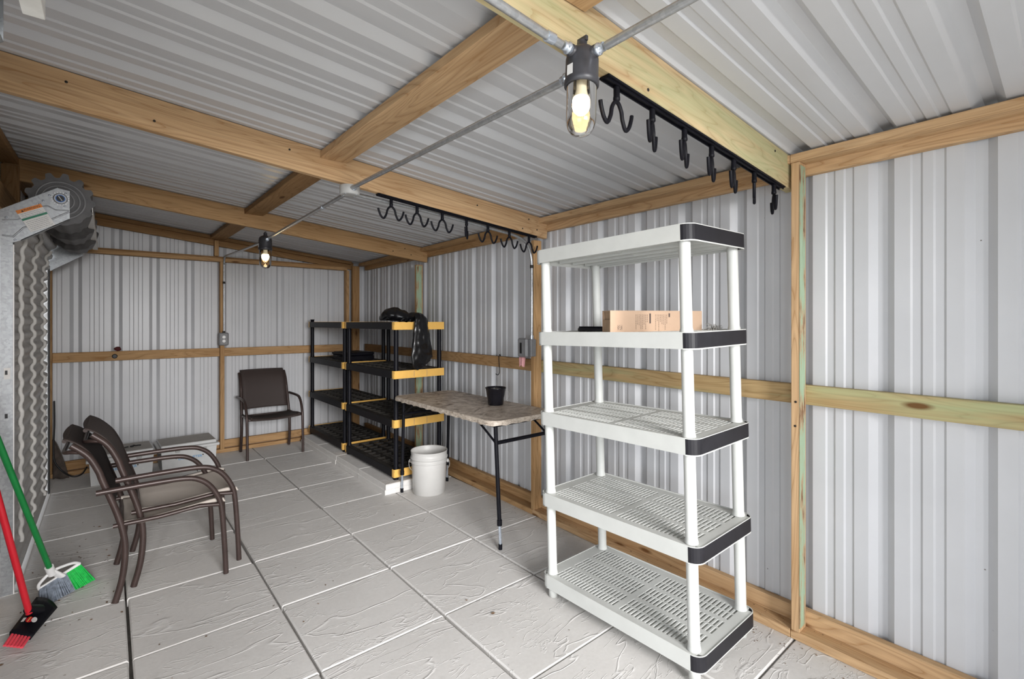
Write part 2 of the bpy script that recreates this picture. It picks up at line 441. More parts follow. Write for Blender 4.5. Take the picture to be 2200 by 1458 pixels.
# floor: sand bed with concrete pavers
floor = MB().box((-1.30, Y0, -0.10), (2.1, 3.75, -0.043)).build('floor', M['sand'])
tag(floor, 'grey floor of large riven concrete pavers', 'floor', kind='structure')
TW, TL = 0.600, 0.592
def paver_mesh(wx, wy, h=0.042, be=0.0062):
    m = MB(); a, b = wx / 2, wy / 2
    vs = [(-a, -b, -h), (a, -b, -h), (a, b, -h), (-a, b, -h), (-a, -b, -be), (a, -b, -be), (a, b, -be), (-a, b, -be),
          (-a + be, -b + be, 0), (a - be, -b + be, 0), (a - be, b - be, 0), (-a + be, b - be, 0)]
    fs = [(3, 2, 1, 0), (8, 9, 10, 11)] + [(i, (i + 1) % 4, 4 + (i + 1) % 4, 4 + i) for i in range(4)] + [(4 + i, 4 + (i + 1) % 4, 8 + (i + 1) % 4, 8 + i) for i in range(4)]
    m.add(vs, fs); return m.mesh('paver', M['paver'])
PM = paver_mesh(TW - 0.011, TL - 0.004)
PMR = paver_mesh(0.055, TL - 0.004)
for i in range(-2, 3):
    for j in range(-7, 6):
        if i == 2 and False: continue
        cx, cy = (i + 0.5) * TW, (j + 0.5) * TL
        if cy + TL / 2 > 3.60: continue
        Mx = Matrix.Translation((cx + random.uniform(-.0025, .0025), cy + random.uniform(-.003, .003), random.uniform(-.002, .001))) @ Matrix.Rotation(random.uniform(-.003, .003), 4, 'Z') @ Matrix.Rotation(PI * random.randint(0, 1), 4, 'Z')
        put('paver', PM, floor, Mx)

# outdoor ground seen only as bounce light through the openings
g = MB().box((-14, -16, -0.20), (14, 12, -0.105)).build('ground', M['ground'])
tag(g, 'pale open ground around the shed', 'ground', kind='structure')

# ceiling
ceil = thing('ceiling', 'white ribbed steel roof on wooden rafters', 'ceiling', kind='structure')
for (a, b) in panels(Y0 - 0.1, Y1 + 0.1, -2.105):
    def fn(u, d, k, xs=(-1.42, 0.3, 2.0)):
        x = xs[0] + (xs[-1] - xs[0]) * k
        return (x, u, zR(x, u) + 0.002 + d)
    sheet('panel', rib_profile(a, b, -2.105), fn, ceil, 2)
def rafter(y0, depth, mat, xa=-1.19, xb=None, t=0.038):
    yc = y0 + t / 2; xb = xb or xR(yc) + 0.085
    n = 0.001
    up = (0, 0, 1)
    return board('rafter', (xa, yc, zR(xa, yc) - depth / 2 - n), (xb, yc, zR(xb, yc) - depth / 2 - n), depth, t, mat, ceil, up)
rafter(-1.750, 0.152, M['pine_pale'])
rafter(-0.040, 0.143, M['pine_tan'])
rafter(1.800, 0.143, M['pine'])  # darker pine than the nearer rafters, weaker light put into the colour
rafter(-3.50, 0.145, M['pine_tan'])
def purlin(xc, ya, yb, mat, w=0.14, t=0.038, drop=0.0):
    za, zb = zR(xc, ya) - t / 2 - 0.002 - drop, zR(xc, yb) - t / 2 - 0.002 - drop
    return board('purlin', (xc, ya, za), (xc, yb, zb), t, w, mat, ceil)
for ya, yb, mm in ((-3.46, -1.752, 'pine_tan'), (-1.712, -0.042, 'pine_tan'), (-0.002, 1.798, 'pine_shaded'), (1.840, 3.50, 'pine_shaded')):
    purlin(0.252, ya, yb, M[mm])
# screw tips and nail heads showing on the rafters
nm = MB().lathe([(0.0052, 0), (0.0052, 0.0022), (0.002, 0.003)], 8).mesh('nail_head', M['screw'])
for (x, dz, y) in ((-0.80, -0.045, -0.040), (-0.52, -0.10, -0.040), (0.03, -0.05, -0.040), (1.20, -0.05, -0.040), (1.66, -0.04, -0.040), (1.60, -0.12, -0.040), (1.74, -0.1, -0.040), (1.63, -0.05, 1.80), (1.70, -0.1, 1.80), (1.50, -0.1, 1.80), (1.58, -0.03, -1.750), (0.62, -0.13, -1.75)):
    put('nail_head', nm, ceil, Matrix.Translation((x, y, zR(x, y) + dz)) @ Matrix.Rotation(PI / 2, 4, 'X'))

# right wall
wr = thing('wall_right', 'white ribbed steel wall on wooden studs along the right side', 'wall', kind='structure')
GP = 0.078                                             # framing face to girt face
SP = GP + 0.040                                        # framing face to sheet
for (a, b) in panels(Y0, Y1 + 0.05, -2.075):
    sheet('panel', rib_profile(a, b, -2.075), lambda u, d, k: (xR(u) + SP + d, u, -0.04 + (zR(xR(u) + SP, u) + 0.05) * k), wr)
def rb(name, ya, yb, z0, z1, d0, d1, mat):             # board along the right wall
    zc = (z0 + z1) / 2; dc = (d0 + d1) / 2
    return board(name, (xR(ya) + dc, ya, zc), (xR(yb) + dc, yb, zc), z1 - z0, d1 - d0, M[mat], wr)
SEG = [(-3.70, -1.76, 'pine_green'), (-1.76, 0.04, 'pine_green'), (0.04, 1.93, 'pine'), (1.93, 3.50, 'pine_shaded')]
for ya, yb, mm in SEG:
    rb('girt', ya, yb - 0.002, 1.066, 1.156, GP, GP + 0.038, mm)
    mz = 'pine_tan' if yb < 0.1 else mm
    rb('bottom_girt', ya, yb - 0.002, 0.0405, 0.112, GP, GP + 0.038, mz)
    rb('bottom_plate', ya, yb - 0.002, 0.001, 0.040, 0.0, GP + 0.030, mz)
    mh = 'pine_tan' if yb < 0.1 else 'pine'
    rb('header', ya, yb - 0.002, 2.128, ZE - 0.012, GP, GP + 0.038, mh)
    rb('nailer', ya, yb - 0.002, 2.176, 2.214, -0.004, GP - 0.001, mh)
def rstud(ya, z1=2.17, mat='pine_tan', w=0.036, d=GP - 0.002):
    yc = ya + w / 2
    return board('stud', (xR(yc) + d / 2, yc, 0.0405), (xR(yc) + d / 2, yc, z1), d, w, M[mat], wr, up=(1, 0, 0))
def green_side(ya, z0, z1):                            # thin weathered skin on the camera side of a stud
    m = MB().box((-(z1 - z0) / 2, -0.0012, -GP / 2 + 0.008), ((z1 - z0) / 2, 0, GP / 2 - 0.004))
    o = put('weathered_face', m.mesh('weathered_face', M['greenside']), wr,
            axes((xR(ya) + GP / 2 - 0.006, ya - 0.0002, (z0 + z1) / 2), (0, 0, 1), (0, 1, 0), (-1, 0, 0)))
s1 = rstud(-1.800, 2.175, 'pine_tan'); green_side(-1.800, 0.06, 2.16)
rstud(0.018, 2.06, 'pine')
s3 = rstud(1.892, 2.05, 'pine'); green_side(1.892, 0.06, 2.04)
board('corner_post', (1.795, 3.478, 0.041), (1.795, 3.478, 2.17), 0.09, 0.046, M['pine_shaded'], wr, up=(1, 0, 0))
rstud(-3.60, 2.17)
for (y, z) in ((-1.782, 0.975), (-1.784, 1.085)):
    put('nail_head', nm, wr, Matrix.Translation((xR(y) - 0.0002, y, z)) @ Matrix.Rotation(-PI / 2, 4, 'Y'))

# back wall
YB = 3.505
wb = thing('wall_back', 'white ribbed steel gable wall with wooden framing at the far end', 'wall', kind='structure')
for (a, b) in panels(-1.25, 1.98, -0.605):
    sheet('panel', rib_profile(a, b, -0.605), lambda u, d, k: (u, YB + SP + d, -0.04 + (zR(u, YB) + 0.05) * k), wb)
def bb(name, xa, xb, z0, z1, d0, d1, mat):
    zc = (z0 + z1) / 2; yc = YB + (d0 + d1) / 2
    return board(name, (xa, yc, zc), (xb, yc, zc), z1 - z0, d1 - d0, M[mat], wb)
for xa, xb in ((-1.07, 0.276), (0.318, 1.684)):
    bb('girt', xa, xb, 1.064, 1.156, GP - 0.03, GP + 0.038 - 0.03, 'pine')
    bb('bottom_girt', xa, xb, 0.042, 0.125, GP - 0.02, GP + 0.018, 'pine')
bb('bottom_plate', -1.10, 1.79, 0.001, 0.040, 0.0, GP - 0.021, 'pine')
bb('top_plate', -1.10, 1.70, 2.112, 2.150, 0.0, GP, 'pine')
bb('top_plate_cap', -1.10, 1.70, 2.151, 2.170, 0.03, GP + 0.035, 'pine_shaded')
for xa, w in ((0.276, 0.040), (-1.108, 0.038), (1.686, 0.038)):
    board('stud', (xa + w / 2, YB + GP / 2, 0.041), (xa + w / 2, YB + GP / 2, 2.111), GP, w, M['pine'], wb, up=(0, 1, 0))
board('stud', (0.243, YB + GP / 2, 2.172), (0.243, YB + GP / 2, zR(0.243, YB) - 0.05), GP - 0.01, 0.040, M['pine'], wb, up=(0, 1, 0))
board('gable_board', (-1.15, YB + GP, zR(-1.15, YB) - 0.065), (1.80, YB + GP, zR(1.80, YB) - 0.055), 0.088, 0.038, M['pine_shaded'], wb)
board('gable_nailer', (-1.15, YB + 0.03, zR(-1.15, YB) - 0.022), (1.76, YB + 0.03, zR(1.76, YB) - 0.022), 0.036, 0.062, M['pine_shaded'], wb)

# left wall (around and between the two roll-up doors)
D1 = (1.06, 2.97)                                      # closed door
D2 = (-3.25, -1.22)                                    # open door beside the camera
wl = thing('wall_left', 'steel and timber wall holding the roll-up doors on the left', 'wall', kind='structure')
XS = XL - 0.09
for (a, b) in panels(-1.12, 0.98, -0.9):
    sheet('panel', rib_profile(a, b, -0.9), lambda u, d, k: (XS - d, u, -0.04 + (zR(XS, u) + 0.05) * k), wl)
for (a, b) in ((D1[0] - 0.08, 3.62), (Y0, D2[1] + 0.10)):
    sheet('panel', rib_profile(a, b, -0.9), lambda u, d, k: (XS - d, u, 2.02 + (zR(XS, u) - 2.02 + 0.01) * k), wl)
sheet('panel', rib_profile(3.03, 3.62, -0.9), lambda u, d, k: (XS - d, u, -0.04 + 2.06 * k), wl)
def lb(name, ya, yb, z0, z1, mat='pine_shaded', d0=0.0, d1=0.085):
    return board(name, (XL - (d0 + d1) / 2, ya, (z0 + z1) / 2), (XL - (d0 + d1) / 2, yb, (z0 + z1) / 2), z1 - z0, d1 - d0, M[mat], wl)
def lstud(ya, z0, z1, w=0.09, mat='pine'):
    return board('stud', (XL - 0.0425, ya + w / 2, z0), (XL - 0.0425, ya + w / 2, z1), 0.085, w, M[mat], wl, up=(1, 0, 0))
lstud(0.945, 0.0, zR(XL, 1.0) - 0.05); lstud(2.998, 0.0, zR(XL, 3.0) - 0.05, mat='pine_shaded'); lstud(-1.19, 0.0, zR(XL, -1.2) - 0.05)
lstud(-0.2, 0.0, zR(XL, -0.2) - 0.05); lstud(-3.40, 0.0, zR(XL, -3.4) - 0.05)
lstud(1.79, 2.20, zR(XL, 1.8) - 0.05, 0.05, 'pine_shaded')
lb('header', 1.037, 2.996, 2.06, 2.20); lb('header', -3.30, -1.192, 2.06, 2.20)
for ya, yb in ((-3.70, -1.76), (-1.70, -0.05), (0.0, 1.79), (1.85, 3.5)):
    board('nailer', (XL - 0.045, ya, zR(XL, ya) - 0.025), (XL - 0.045, yb, zR(XL, yb) - 0.025), 0.038, 0.086, M['pine_shaded'], wl)
lb('girt', -1.10, 0.943, 1.066, 1.156, 'pine', 0.045, 0.083)
# unseen end wall; its opening is made up and shaped to admit fill light
wf = thing('wall_front', 'unseen steel end wall with an opening added for fill light', 'wall', kind='structure')
for (a, b) in panels(-1.25, 1.95, -0.6):
    sheet('panel', rib_profile(a, b, -0.6), lambda u, d, k: (u, Y0 - 0.02 - d, 2.27 + max(zR(u, Y0) - 2.27, 0.001) * k), wf)
for (a, b) in ((-1.25, -0.95), (0.85, 1.95)):  # right-hand sheet widened to shade the near right wall
    sheet('panel', rib_profile(a, b, -0.6), lambda u, d, k: (u, Y0 - 0.02 - d, -0.04 + (zR(u, Y0) + 0.04) * k), wf)
board('header', (-1.2, Y0 + 0.03, 2.31), (0.9, Y0 + 0.03, 2.31), 0.10, 0.04, M['pine_tan'], wf)

# concrete sill strip under the closed door
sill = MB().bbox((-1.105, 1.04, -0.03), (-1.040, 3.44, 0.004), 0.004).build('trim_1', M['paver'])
tag(sill, 'narrow concrete sill strip below the closed roll-up door', 'sill', kind='structure')

# ------------------------------------------------------------------ roll-up doors
AX, AZ = -0.876, 2.133                                 # coil axle
def bracket_poly(): return [(-1.108, 2.036), (-1.108, 1.848), (-1.03, 1.885), (-0.838, 2.024), (-0.838, 2.182), (-0.885, 2.190)]
def door_hardware(root, ya, yb, xb_, gap):
    for y, sgn in ((ya, -1), (yb, 1)):
        # bracket plate in the x-z plane, with folded lower flange
        m = MB().prism([(x, z) for x, z in bracket_poly()], axes((0, y, 0), (1, 0, 0), (0, 0, 1), (0, -sgn, 0)), 0.003)
        m.prism([(-1.03, 0), (-0.838, 0), (-0.838, 0.045), (-1.03, 0.045)], axes((0, y, 1.885 - (-1.03) * 0 - 0), (1, 0, 0.139 / 0.192), (0, -sgn, 0), (0, 0, 0.001)), 1) if False else None
        br = m.build('bracket', M['galv'], root)
        f = MB()
        for (x0, z0, x1, z1) in ((-1.03, 1.885, -0.838, 2.024), (-1.108, 2.036, -0.885, 2.190)):
            d = Vector((x1 - x0, 0, z1 - z0)); L = d.length; d.normalize()
            f.box((0, 0, 0), (L, 0.035, 0.003), axes((x0, y, z0), d, (0, -sgn, 0), Vector((-d.z, 0, d.x))))
        f.build('flange', M['galv'], br)
        e = MB()                                       # pressed-in relief ridge
        e.tube([(-1.10, y + sgn * 0.001, 1.905), (-1.06, y + sgn * 0.001, 1.90), (-1.02, y + sgn * 0.001, 1.955), (-0.95, y + sgn * 0.001, 1.985), (-0.84, y + sgn * 0.001, 2.065)], 0.0045, 6)
        e.tube([(-1.10, y + sgn * 0.001, 1.985), (-1.04, y + sgn * 0.001, 1.995), (-0.965, y + sgn * 0.001, 2.075), (-0.925, y + sgn * 0.001, 2.085), (-0.895, y + sgn * 0.001, 2.068), (-0.84, y + sgn * 0.001, 2.072)], 0.0035, 6)
        e.build('pressed_ridge', M['galv'], br)
        h = MB()
        Mh = axes((AX, y, AZ), (1, 0, 0), (0, 0, 1), (0, -1, 0)) if sgn < 0 else axes((AX, y, AZ), (1, 0, 0), (0, 0, 1), (0, 1, 0))
        h.lathe([(0.030, 0), (0.030, 0.004), (0.026, 0.006)], 24, Mh)
        hub = h.build('axle_ring', M['galv'], br)
        MB().lathe([(0.0205, 0.0), (0.0205, 0.0075)], 24, Mh).build('axle_collar', M['blue'], br)
        MB().lathe([(0.0165, 0.0), (0.0165, 0.010)], 20, Mh).build('axle', M['cord'], br)
        MB().box((-0.002, -0.015, 0.010), (0.002, 0.015, 0.0108), Mh @ Matrix.Rotation(0.55, 4, 'Z')).build('axle_slot', M['galv'], br)
        tb = MB()                                      # tension teeth round the axle
        for k in range(18):
            a = 2 * PI * k / 18
            tb.box((-0.0018, 0.032, 0), (0.0018, 0.038, 0.002), Mh @ Matrix.Rotation(a, 4, 'Z'))
        tb.build('tension_teeth', M['whiteg'], br)['kind'] = 'stuff'
        bo = MB()
        for bx, bz in ((-1.085, 2.00), (-0.958, 2.092), (-1.052, 1.885), (-0.855, 2.165), (-0.858, 2.095), (-0.92, 2.145), (-0.945, 2.11)):
            bo.lathe([(0.0055, 0), (0.0055, 0.004), (0.003, 0.005)], 8, axes((bx, y, bz), (1, 0, 0), (0, 0, 1), (0, sgn, 0)))
        bo.build('bolt', M['chrome'], br)['kind'] = 'stuff'
    # coil: corrugated wraps, pinched where the three tapes run
    segs = 78; rows = []
    n = 40
    for i in range(n + 1):
        y = ya + 0.05 + (yb - ya - 0.05 - gap) * i / n
        fr = (i / n * 3.0) % 1.0 if i < n else 0.999
        base = 0.138 - 0.036 * fr ** 1.3
        ring = []
        for k in range(segs):
            a = 2 * PI * k / segs
            up = 0.5 + 0.5 * math.sin(a)
            lob = 0.017 * (0.15 + 0.85 * up) * (1 if math.cos(13 * a) > 0 else -0.75) * min(1, abs(math.cos(13 * a)) * 1.7)
            r = base + lob
            ring.append((AX + r * math.cos(a), y, AZ + r * math.sin(a)))
        rows.append(ring)
    vs = [p for r in rows for p in r]; fs = []
    for i in range(n):
        for k in range(segs):
            a = i * segs + k; b = i * segs + (k + 1) % segs
            fs.append((a, b, b + segs, a + segs))
    c = MB().add(vs, fs, True)
    c.add(rows[0], [tuple(range(segs))]); c.add(rows[-1], [tuple(range(segs))[::-1]])
    coil = c.build('coil', M['coil'], root)
    sp = MB()                                          # drum wheel face with folded edge wraps
    for r in (0.055, 0.080, 0.102):
        sp.tube([(AX + r * math.cos(a * PI / 18), ya + 0.048, AZ + r * math.sin(a * PI / 18)) for a in range(37)], 0.005, 6, False)
    sp.build('wrap_edge', M['pvc'], coil)['kind'] = 'stuff'
    # angle bar lying along the inner side of the coil
    an = MB().bbox((xb_, ya + 0.06, 2.085), (xb_ + 0.004, yb - 0.03, 2.135), 0.001)
    an.bbox((xb_ - 0.03, ya + 0.10, 2.080), (xb_ + 0.004, yb - 0.03, 2.085), 0.001)
    an.build('angle_bar', M['offwhite'], root)
def curtain_path(z):                                   # x of the curtain plane against height
    t = max(0.0, (z - 1.72) / 0.42)
    return -1.074 + 0.075 * t * t
def wave(z): return 0.0135 * max(-1, min(1, 1.6 * math.sin(2 * PI * z / 0.0895)))
d1 = thing('door_1', 'closed grey corrugated steel roll-up door on the left wall', 'roll-up door', kind='structure')
cm = MB(); vs = []; fs = []
zs = [0.02 + 2.10 * i / 280 for i in range(281)]
for z in zs:
    x = curtain_path(z) + wave(z)
    vs += [(x, D1[0] + 0.005, z), (x, D1[1] - 0.02, z)]
for i in range(280): fs.append((2 * i, 2 * i + 1, 2 * i + 3, 2 * i + 2))
cm.add(vs, fs, True).build('curtain', M['curtain'], d1)
for k, yt in enumerate((1.32, 1.905, 2.57)):
    zt = [(0.18, 0.14, 0.10)[k] + 1.90 * i / 190 for i in range(191)]
    P = [(curtain_path(z) + wave(z) * (0.25, 0.55, 0.65)[k] + 0.0165, yt + 0.006 * math.sin(z * 9 + k), z) for z in zt]
    MB().tube(P, 0.0105, 8).build('tape_strip', M['tape'], d1)
# guide tracks
tr = MB().bbox((-1.108, 1.040, 0.0), (-1.058, 1.044, 1.90), 0.001)
tr.bbox((-1.062, 1.040, 0.0), (-1.058, 1.075, 1.90), 0.001)
t0 = tr.build('guide_track', M['galv'], d1)
MB().box((-1.0605, 1.0385, 0.0), (-1.0555, 1.0398, 1.86)).build('track_edge', M['whiteg'], t0)
hl = MB()
for z in (0.36, 0.95, 1.18):
    hl.bbox((-1.091, 1.0385, z - 0.012), (-1.080, 1.0398, z + 0.012), 0.0006)
hl.build('slot', M['cord'], t0)['kind'] = 'stuff'
MB().box((-1.094, 1.0386, 1.145), (-1.070, 1.0398, 1.205)).build('sticker', M['sticker'], t0)
MB().bbox((-1.060, 2.962, 0.0), (-1.048, 2.996, 1.92), 0.001).build('guide_track', M['cord'], d1)
MB().bbox((-1.108, 2.980, 0.0), (-1.061, 2.996, 1.92), 0.001).build('guide_track', M['whiteg'], d1)
door_hardware(d1, 1.036, 2.985, -0.745, 0.05)
# warning sticker on the near bracket
brk = [o for o in d1.children if o.name.startswith('bracket')][0]
sdir = Vector((0.270, 0, 0.148)).normalized(); sup = Vector((-sdir.z, 0, sdir.x))
So = Vector((-0.992, 1.0300, 1.932))
st = put('sticker', MB().box((0, 0, 0), (0.110, 0.122, 0.0008)).mesh('sticker', M['sticker']), brk, axes(So, sdir, sup, (0, -1, 0)))
SM = axes(So, sdir, sup, (0, -1, 0))
put('warning_band', MB().box((0, 0.104, 0.0008), (0.110, 0.122, 0.0014)).mesh('warning_band', M['orange']), brk, SM)
put('warning_text', text_mesh('WARNING', 0.015, M['ink'], 'warning_text'), brk, SM @ Matrix.Translation((0.066, 0.113, 0.0018)))
put('green_band', MB().box((0, 0.064, 0.0008), (0.110, 0.075, 0.0014)).mesh('green_band', M['greenst']), brk, SM)
tl = MB()
for k in range(11):
    yy = 0.008 + k * 0.0088
    if 0.058 < yy < 0.078: continue
    x = 0.008
    while x < 0.095:
        w = random.uniform(0.004, 0.014); tl.box((x, yy, 0.0008), (x + w, yy + 0.0016, 0.0012)); x += w + 0.002
put('small_print', tl.mesh('small_print', M['pvc']), brk, SM)['kind'] = 'stuff'
tri = MB().prism([(0.018, 0.107), (0.030, 0.107), (0.024, 0.118)], Matrix.Translation((0, 0, 0.0014)), 0.0006)
put('warning_triangle', tri.mesh('warning_triangle', M['ink']), brk, SM)

d2 = thing('door_2', 'second roll-up door, rolled open beside the camera', 'roll-up door', kind='structure')
door_hardware(d2, D2[0] + 0.03, D2[1] + 0.02, -0.778, 0.16)
MB().bbox((-1.108, D2[1] + 0.02, 0.0), (-1.058, D2[1] + 0.026, 1.90), 0.001).build('guide_track', M['galv'], d2)

# ------------------------------------------------------------------ lamps, conduit, boxes
def vapour_lamp(name, label, loc, rad, tilt, hubs):
    """jelly-jar lamp: loc is the top of the hood, hanging down; hubs = directions (unit) and height below the top"""
    t = thing(name, label, 'lamp', loc); t.rotation_euler = tilt
    s = rad / 0.043
    b = MB().lathe([(0.012 * s, 0.0), (0.012 * s, -0.014 * s), (0.016 * s, -0.018 * s), (0.030 * s, -0.024 * s), (0.040 * s, -0.036 * s), (0.043 * s, -0.052 * s), (0.0435 * s, -0.100 * s), (0.0455 * s, -0.106 * s), (0.0455 * s, -0.120 * s), (0.040 * s, -0.122 * s), (0.040 * s, -0.08 * s)][::-1], 28, cap0=False)
    body = b.build('hood', M['lampbody'], t)
    MB().bbox((-0.0045 * s, -0.016 * s, -0.003 * s), (0.0045 * s, 0.016 * s, 0.010 * s), 0.001).build('hanging_lug', M['lampbody'], body)
    prof = [(0.0395 * s, -0.110 * s), (0.0395 * s, -0.205 * s), (0.038 * s, -0.220 * s), (0.033 * s, -0.234 * s), (0.024 * s, -0.245 * s), (0.012 * s, -0.251 * s), (0.001, -0.2525 * s)]
    MB().lathe(prof, 28, cap0=False, cap1=False).build('glass_jar', M['glass'], t)
    bb_ = MB().lathe([(0.014 * s, -0.100 * s), (0.014 * s, -0.128 * s), (0.0165 * s, -0.140 * s), (0.0205 * s, -0.150 * s)], 20).build('bulb_base', M['bulbbase'], t)
    MB().lathe([(0.0205 * s, -0.150 * s), (0.0238 * s, -0.160 * s), (0.0238 * s, -0.171 * s), (0.020 * s, -0.184 * s), (0.011 * s, -0.193 * s), (0.001, -0.195 * s)], 20, cap0=True, cap1=False).build('bulb', M['bulb'], t)
    for d, zz in hubs:
        d = Vector(d).normalized(); a = Vector((0, 0, 1)); y = d.cross(a).normalized() if abs(d.z) < 0.9 else Vector((0, 1, 0)); x = y.cross(d)
        Mh = axes(Vector((0, 0, -zz * s)) + d * 0.036 * s, x, y, d)
        h = MB().lathe([(0.0155, 0), (0.0155, 0.010), (0.0125, 0.011)], 14, Mh); h.build('hub', M['lampbody'], t)
        cn = MB().lathe([(0.0135, 0.010), (0.0135, 0.014), (0.0155, 0.015), (0.0155, 0.022), (0.0118, 0.023), (0.0118, 0.036)], 8, Mh)
        cn.build('connector', M['chrome'], t)
    MB().box((-0.009 * s, -0.0005, -0.013 * s), (0.009 * s, 0.0005, 0.013 * s), Matrix.Translation((-0.0445 * s, 0.001 * s, -0.090 * s)) @ Matrix.Rotation(-1.57, 4, 'Z')).build('sticker', M['sticker'], t)
    return t
L1 = (0.268, -1.792, 2.176)
vapour_lamp('jar_lamp', 'lit clear glass jar lamp under the nearest rafter', L1, 0.0425, (0.0, 0.035, 0), [((-1, 0, 0.09), 0.045), ((0, -1, 0), 0.045), ((0, 1, 0), 0.078)])
L2 = (0.322, 1.725, 2.180)
vapour_lamp('jar_lamp', 'lit clear glass jar lamp under the far rafter', L2, 0.0500, (0, 0, 0), [((0, -1, 0), 0.052), ((0, 1, 0), 0.060)])
def conduit(label, pts, r=0.0105, straps=(), smooth=False):
    P = smooth_path(pts, 8) if smooth else pts
    o = MB().tube(P, r, 12).build('conduit', M['conduit'])
    tag(o, label, 'conduit'); return o
c1 = conduit('zinc conduit from the nearest lamp to the round junction box', [(0.268, -1.72, 2.098), (0.318, -0.125, 2.160)])
c2 = conduit('zinc conduit running from the nearest lamp towards the camera', [(0.268, -1.87, 2.131), (0.262, -3.70, 2.131)])
c3 = conduit('zinc conduit running up along the nearest rafter to the left', [(0.19, -1.79, 2.140), (-1.05, -1.79, 2.246)])
c4 = conduit('zinc conduit from the round junction box to the far lamp', [(0.325, -0.035, 2.150), (0.325, 1.655, 2.128)])
c5 = conduit('zinc conduit from the far lamp down the back wall to the outlet', smooth_path([(0.322, 1.80, 2.118), (0.318, 2.6, 2.14), (0.312, 3.36, 2.165), (0.310, 3.45, 2.155), (0.309, 3.482, 2.10), (0.309, 3.489, 2.0), (0.309, 3.489, 1.345)], 8), 0.010)
c6 = conduit('zinc conduit along the middle rafter and down beside the grey switch box', smooth_path([(0.405, 0.022, 2.168), (0.9, 0.022, 2.136), (1.40, 0.022, 2.093), (1.60, 0.020, 2.068), (1.70, 0.022, 2.02), (1.742, 0.026, 1.93), (1.749, 0.026, 1.8), (1.749, 0.026, 1.345)], 8), 0.0105)
for cpar, loc, ax in ((c5, (0.309, 3.489, 1.88), 'Z'), (c6, (1.749, 0.026, 1.86), 'Z'), (c4, (0.325, 0.35, 2.145), 'Y'), (c3, (0.152, -1.79, 2.143), 'X')):
    Mr = Matrix.Translation(loc) @ (Matrix.Rotation(PI / 2, 4, 'X') if ax == 'Y' else Matrix.Rotation(PI / 2, 4, 'Y') if ax == 'X' else Matrix.Identity(4))
    MB().lathe([(0.0135, -0.012), (0.0135, 0.012)], 12, Mr).build('strap', M['screw'] if ax == 'Z' else M['chrome'], cpar)
jb = thing('junction_box', 'round grey junction box under the middle rafter', 'junction box', (0.325, -0.080, 2.178))
MB().lathe([(0.050, -0.044), (0.0525, -0.040), (0.0525, 0.0), (0.050, 0.002)], 28).build('body', M['jbox'], jb)
MB().lathe([(0.030, -0.0465), (0.049, -0.0462), (0.050, -0.044)][::-1], 28, cap0=False).build('cover', M['jbox'], jb)
for d, zz in (((0, -1, 0), -0.018), ((0, 1, 0), -0.024), ((1, 1.2, 0), -0.012)):
    d = Vector(d).normalized(); y = d.cross(Vector((0, 0, 1)))
    MB().lathe([(0.0135, 0), (0.0135, 0.006), (0.0155, 0.007), (0.0155, 0.014), (0.0118, 0.015), (0.0118, 0.026)], 8, axes(d * 0.048 + Vector((0, 0, zz)), Vector((0, 0, 1)), y, d)).build('connector', M['chrome'], jb)
for k in range(4):
    a = k * PI / 2 + 0.6
    MB().lathe([(0.004, -0.049), (0.004, -0.046)], 8, Matrix.Translation((0.040 * math.cos(a), 0.040 * math.sin(a), 0))).build('screw', M['chrome'], jb)
# outlet on back wall
ob = thing('outlet_box', 'grey outlet box with white sockets on the back wall stud', 'outlet', (0.303, YB - 0.001, 1.258))
MB().bbox((-0.047, -0.050, -0.070), (0.047, -0.001, 0.070), 0.010).build('body', M['pvc'], ob)
for z in (-0.022, 0.022):
    MB().lathe([(0.017, 0), (0.017, 0.004), (0.014, 0.005)], 16, axes((0.0, -0.050, z), (1, 0, 0), (0, 0, 1), (0, -1, 0))).build('socket', M['whiteg'], ob)
MB().lathe([(0.014, 0.066), (0.014, 0.086)], 10, Matrix.Translation((0.005, -0.016, 0))).build('connector', M['screw'], ob)
# switch box on right wall stud
sb = thing('switch_box', 'grey weatherproof switch box on the stud beside the white shelf', 'switch box', (xR(0.05) - 0.001, 0.055, 1.253))
MB().bbox((-0.052, -0.062, -0.062), (-0.001, 0.028, 0.066), 0.004).build('body', M['pvc'], sb)
cv = MB().bbox((-0.085, -0.045, -0.068), (-0.0525, 0.062, 0.074), 0.012).build('cover', M['pvc'], sb)
MB().bbox((-0.0865, 0.005, -0.040), (-0.0848, 0.028, 0.040), 0.0007).build('opening', M['cord'], cv)
MB().lathe([(0.0145, 0.060), (0.0145, 0.088)], 10, Matrix.Translation((-0.018, -0.030, 0.006))).build('connector', M['chrome'], sb)
pk = MB(); vs = []; fs = []
for i in range(9):
    for j in range(7):
        u = i / 8; w = j / 6
        vs.append((0.012 * math.sin(u * 14) - 0.010 * w, -0.035 + 0.07 * u * (1 - 0.25 * w), -0.062 * w - 0.012 * math.sin(u * 9) * w))
for i in range(8):
    for j in range(6): a = i * 7 + j; fs.append((a, a + 1, a + 8, a + 7))
pk.add(vs, fs, True)
pko = pk.build('cloth_scrap', M['pink']); pko.location = (xR(0.1) - 0.062, 0.085, 1.184)
pko.modifiers.new('thick', 'SOLIDIFY').thickness = 0.003
tag(pko, 'crumpled pink cloth scrap under the grey switch box', 'cloth')

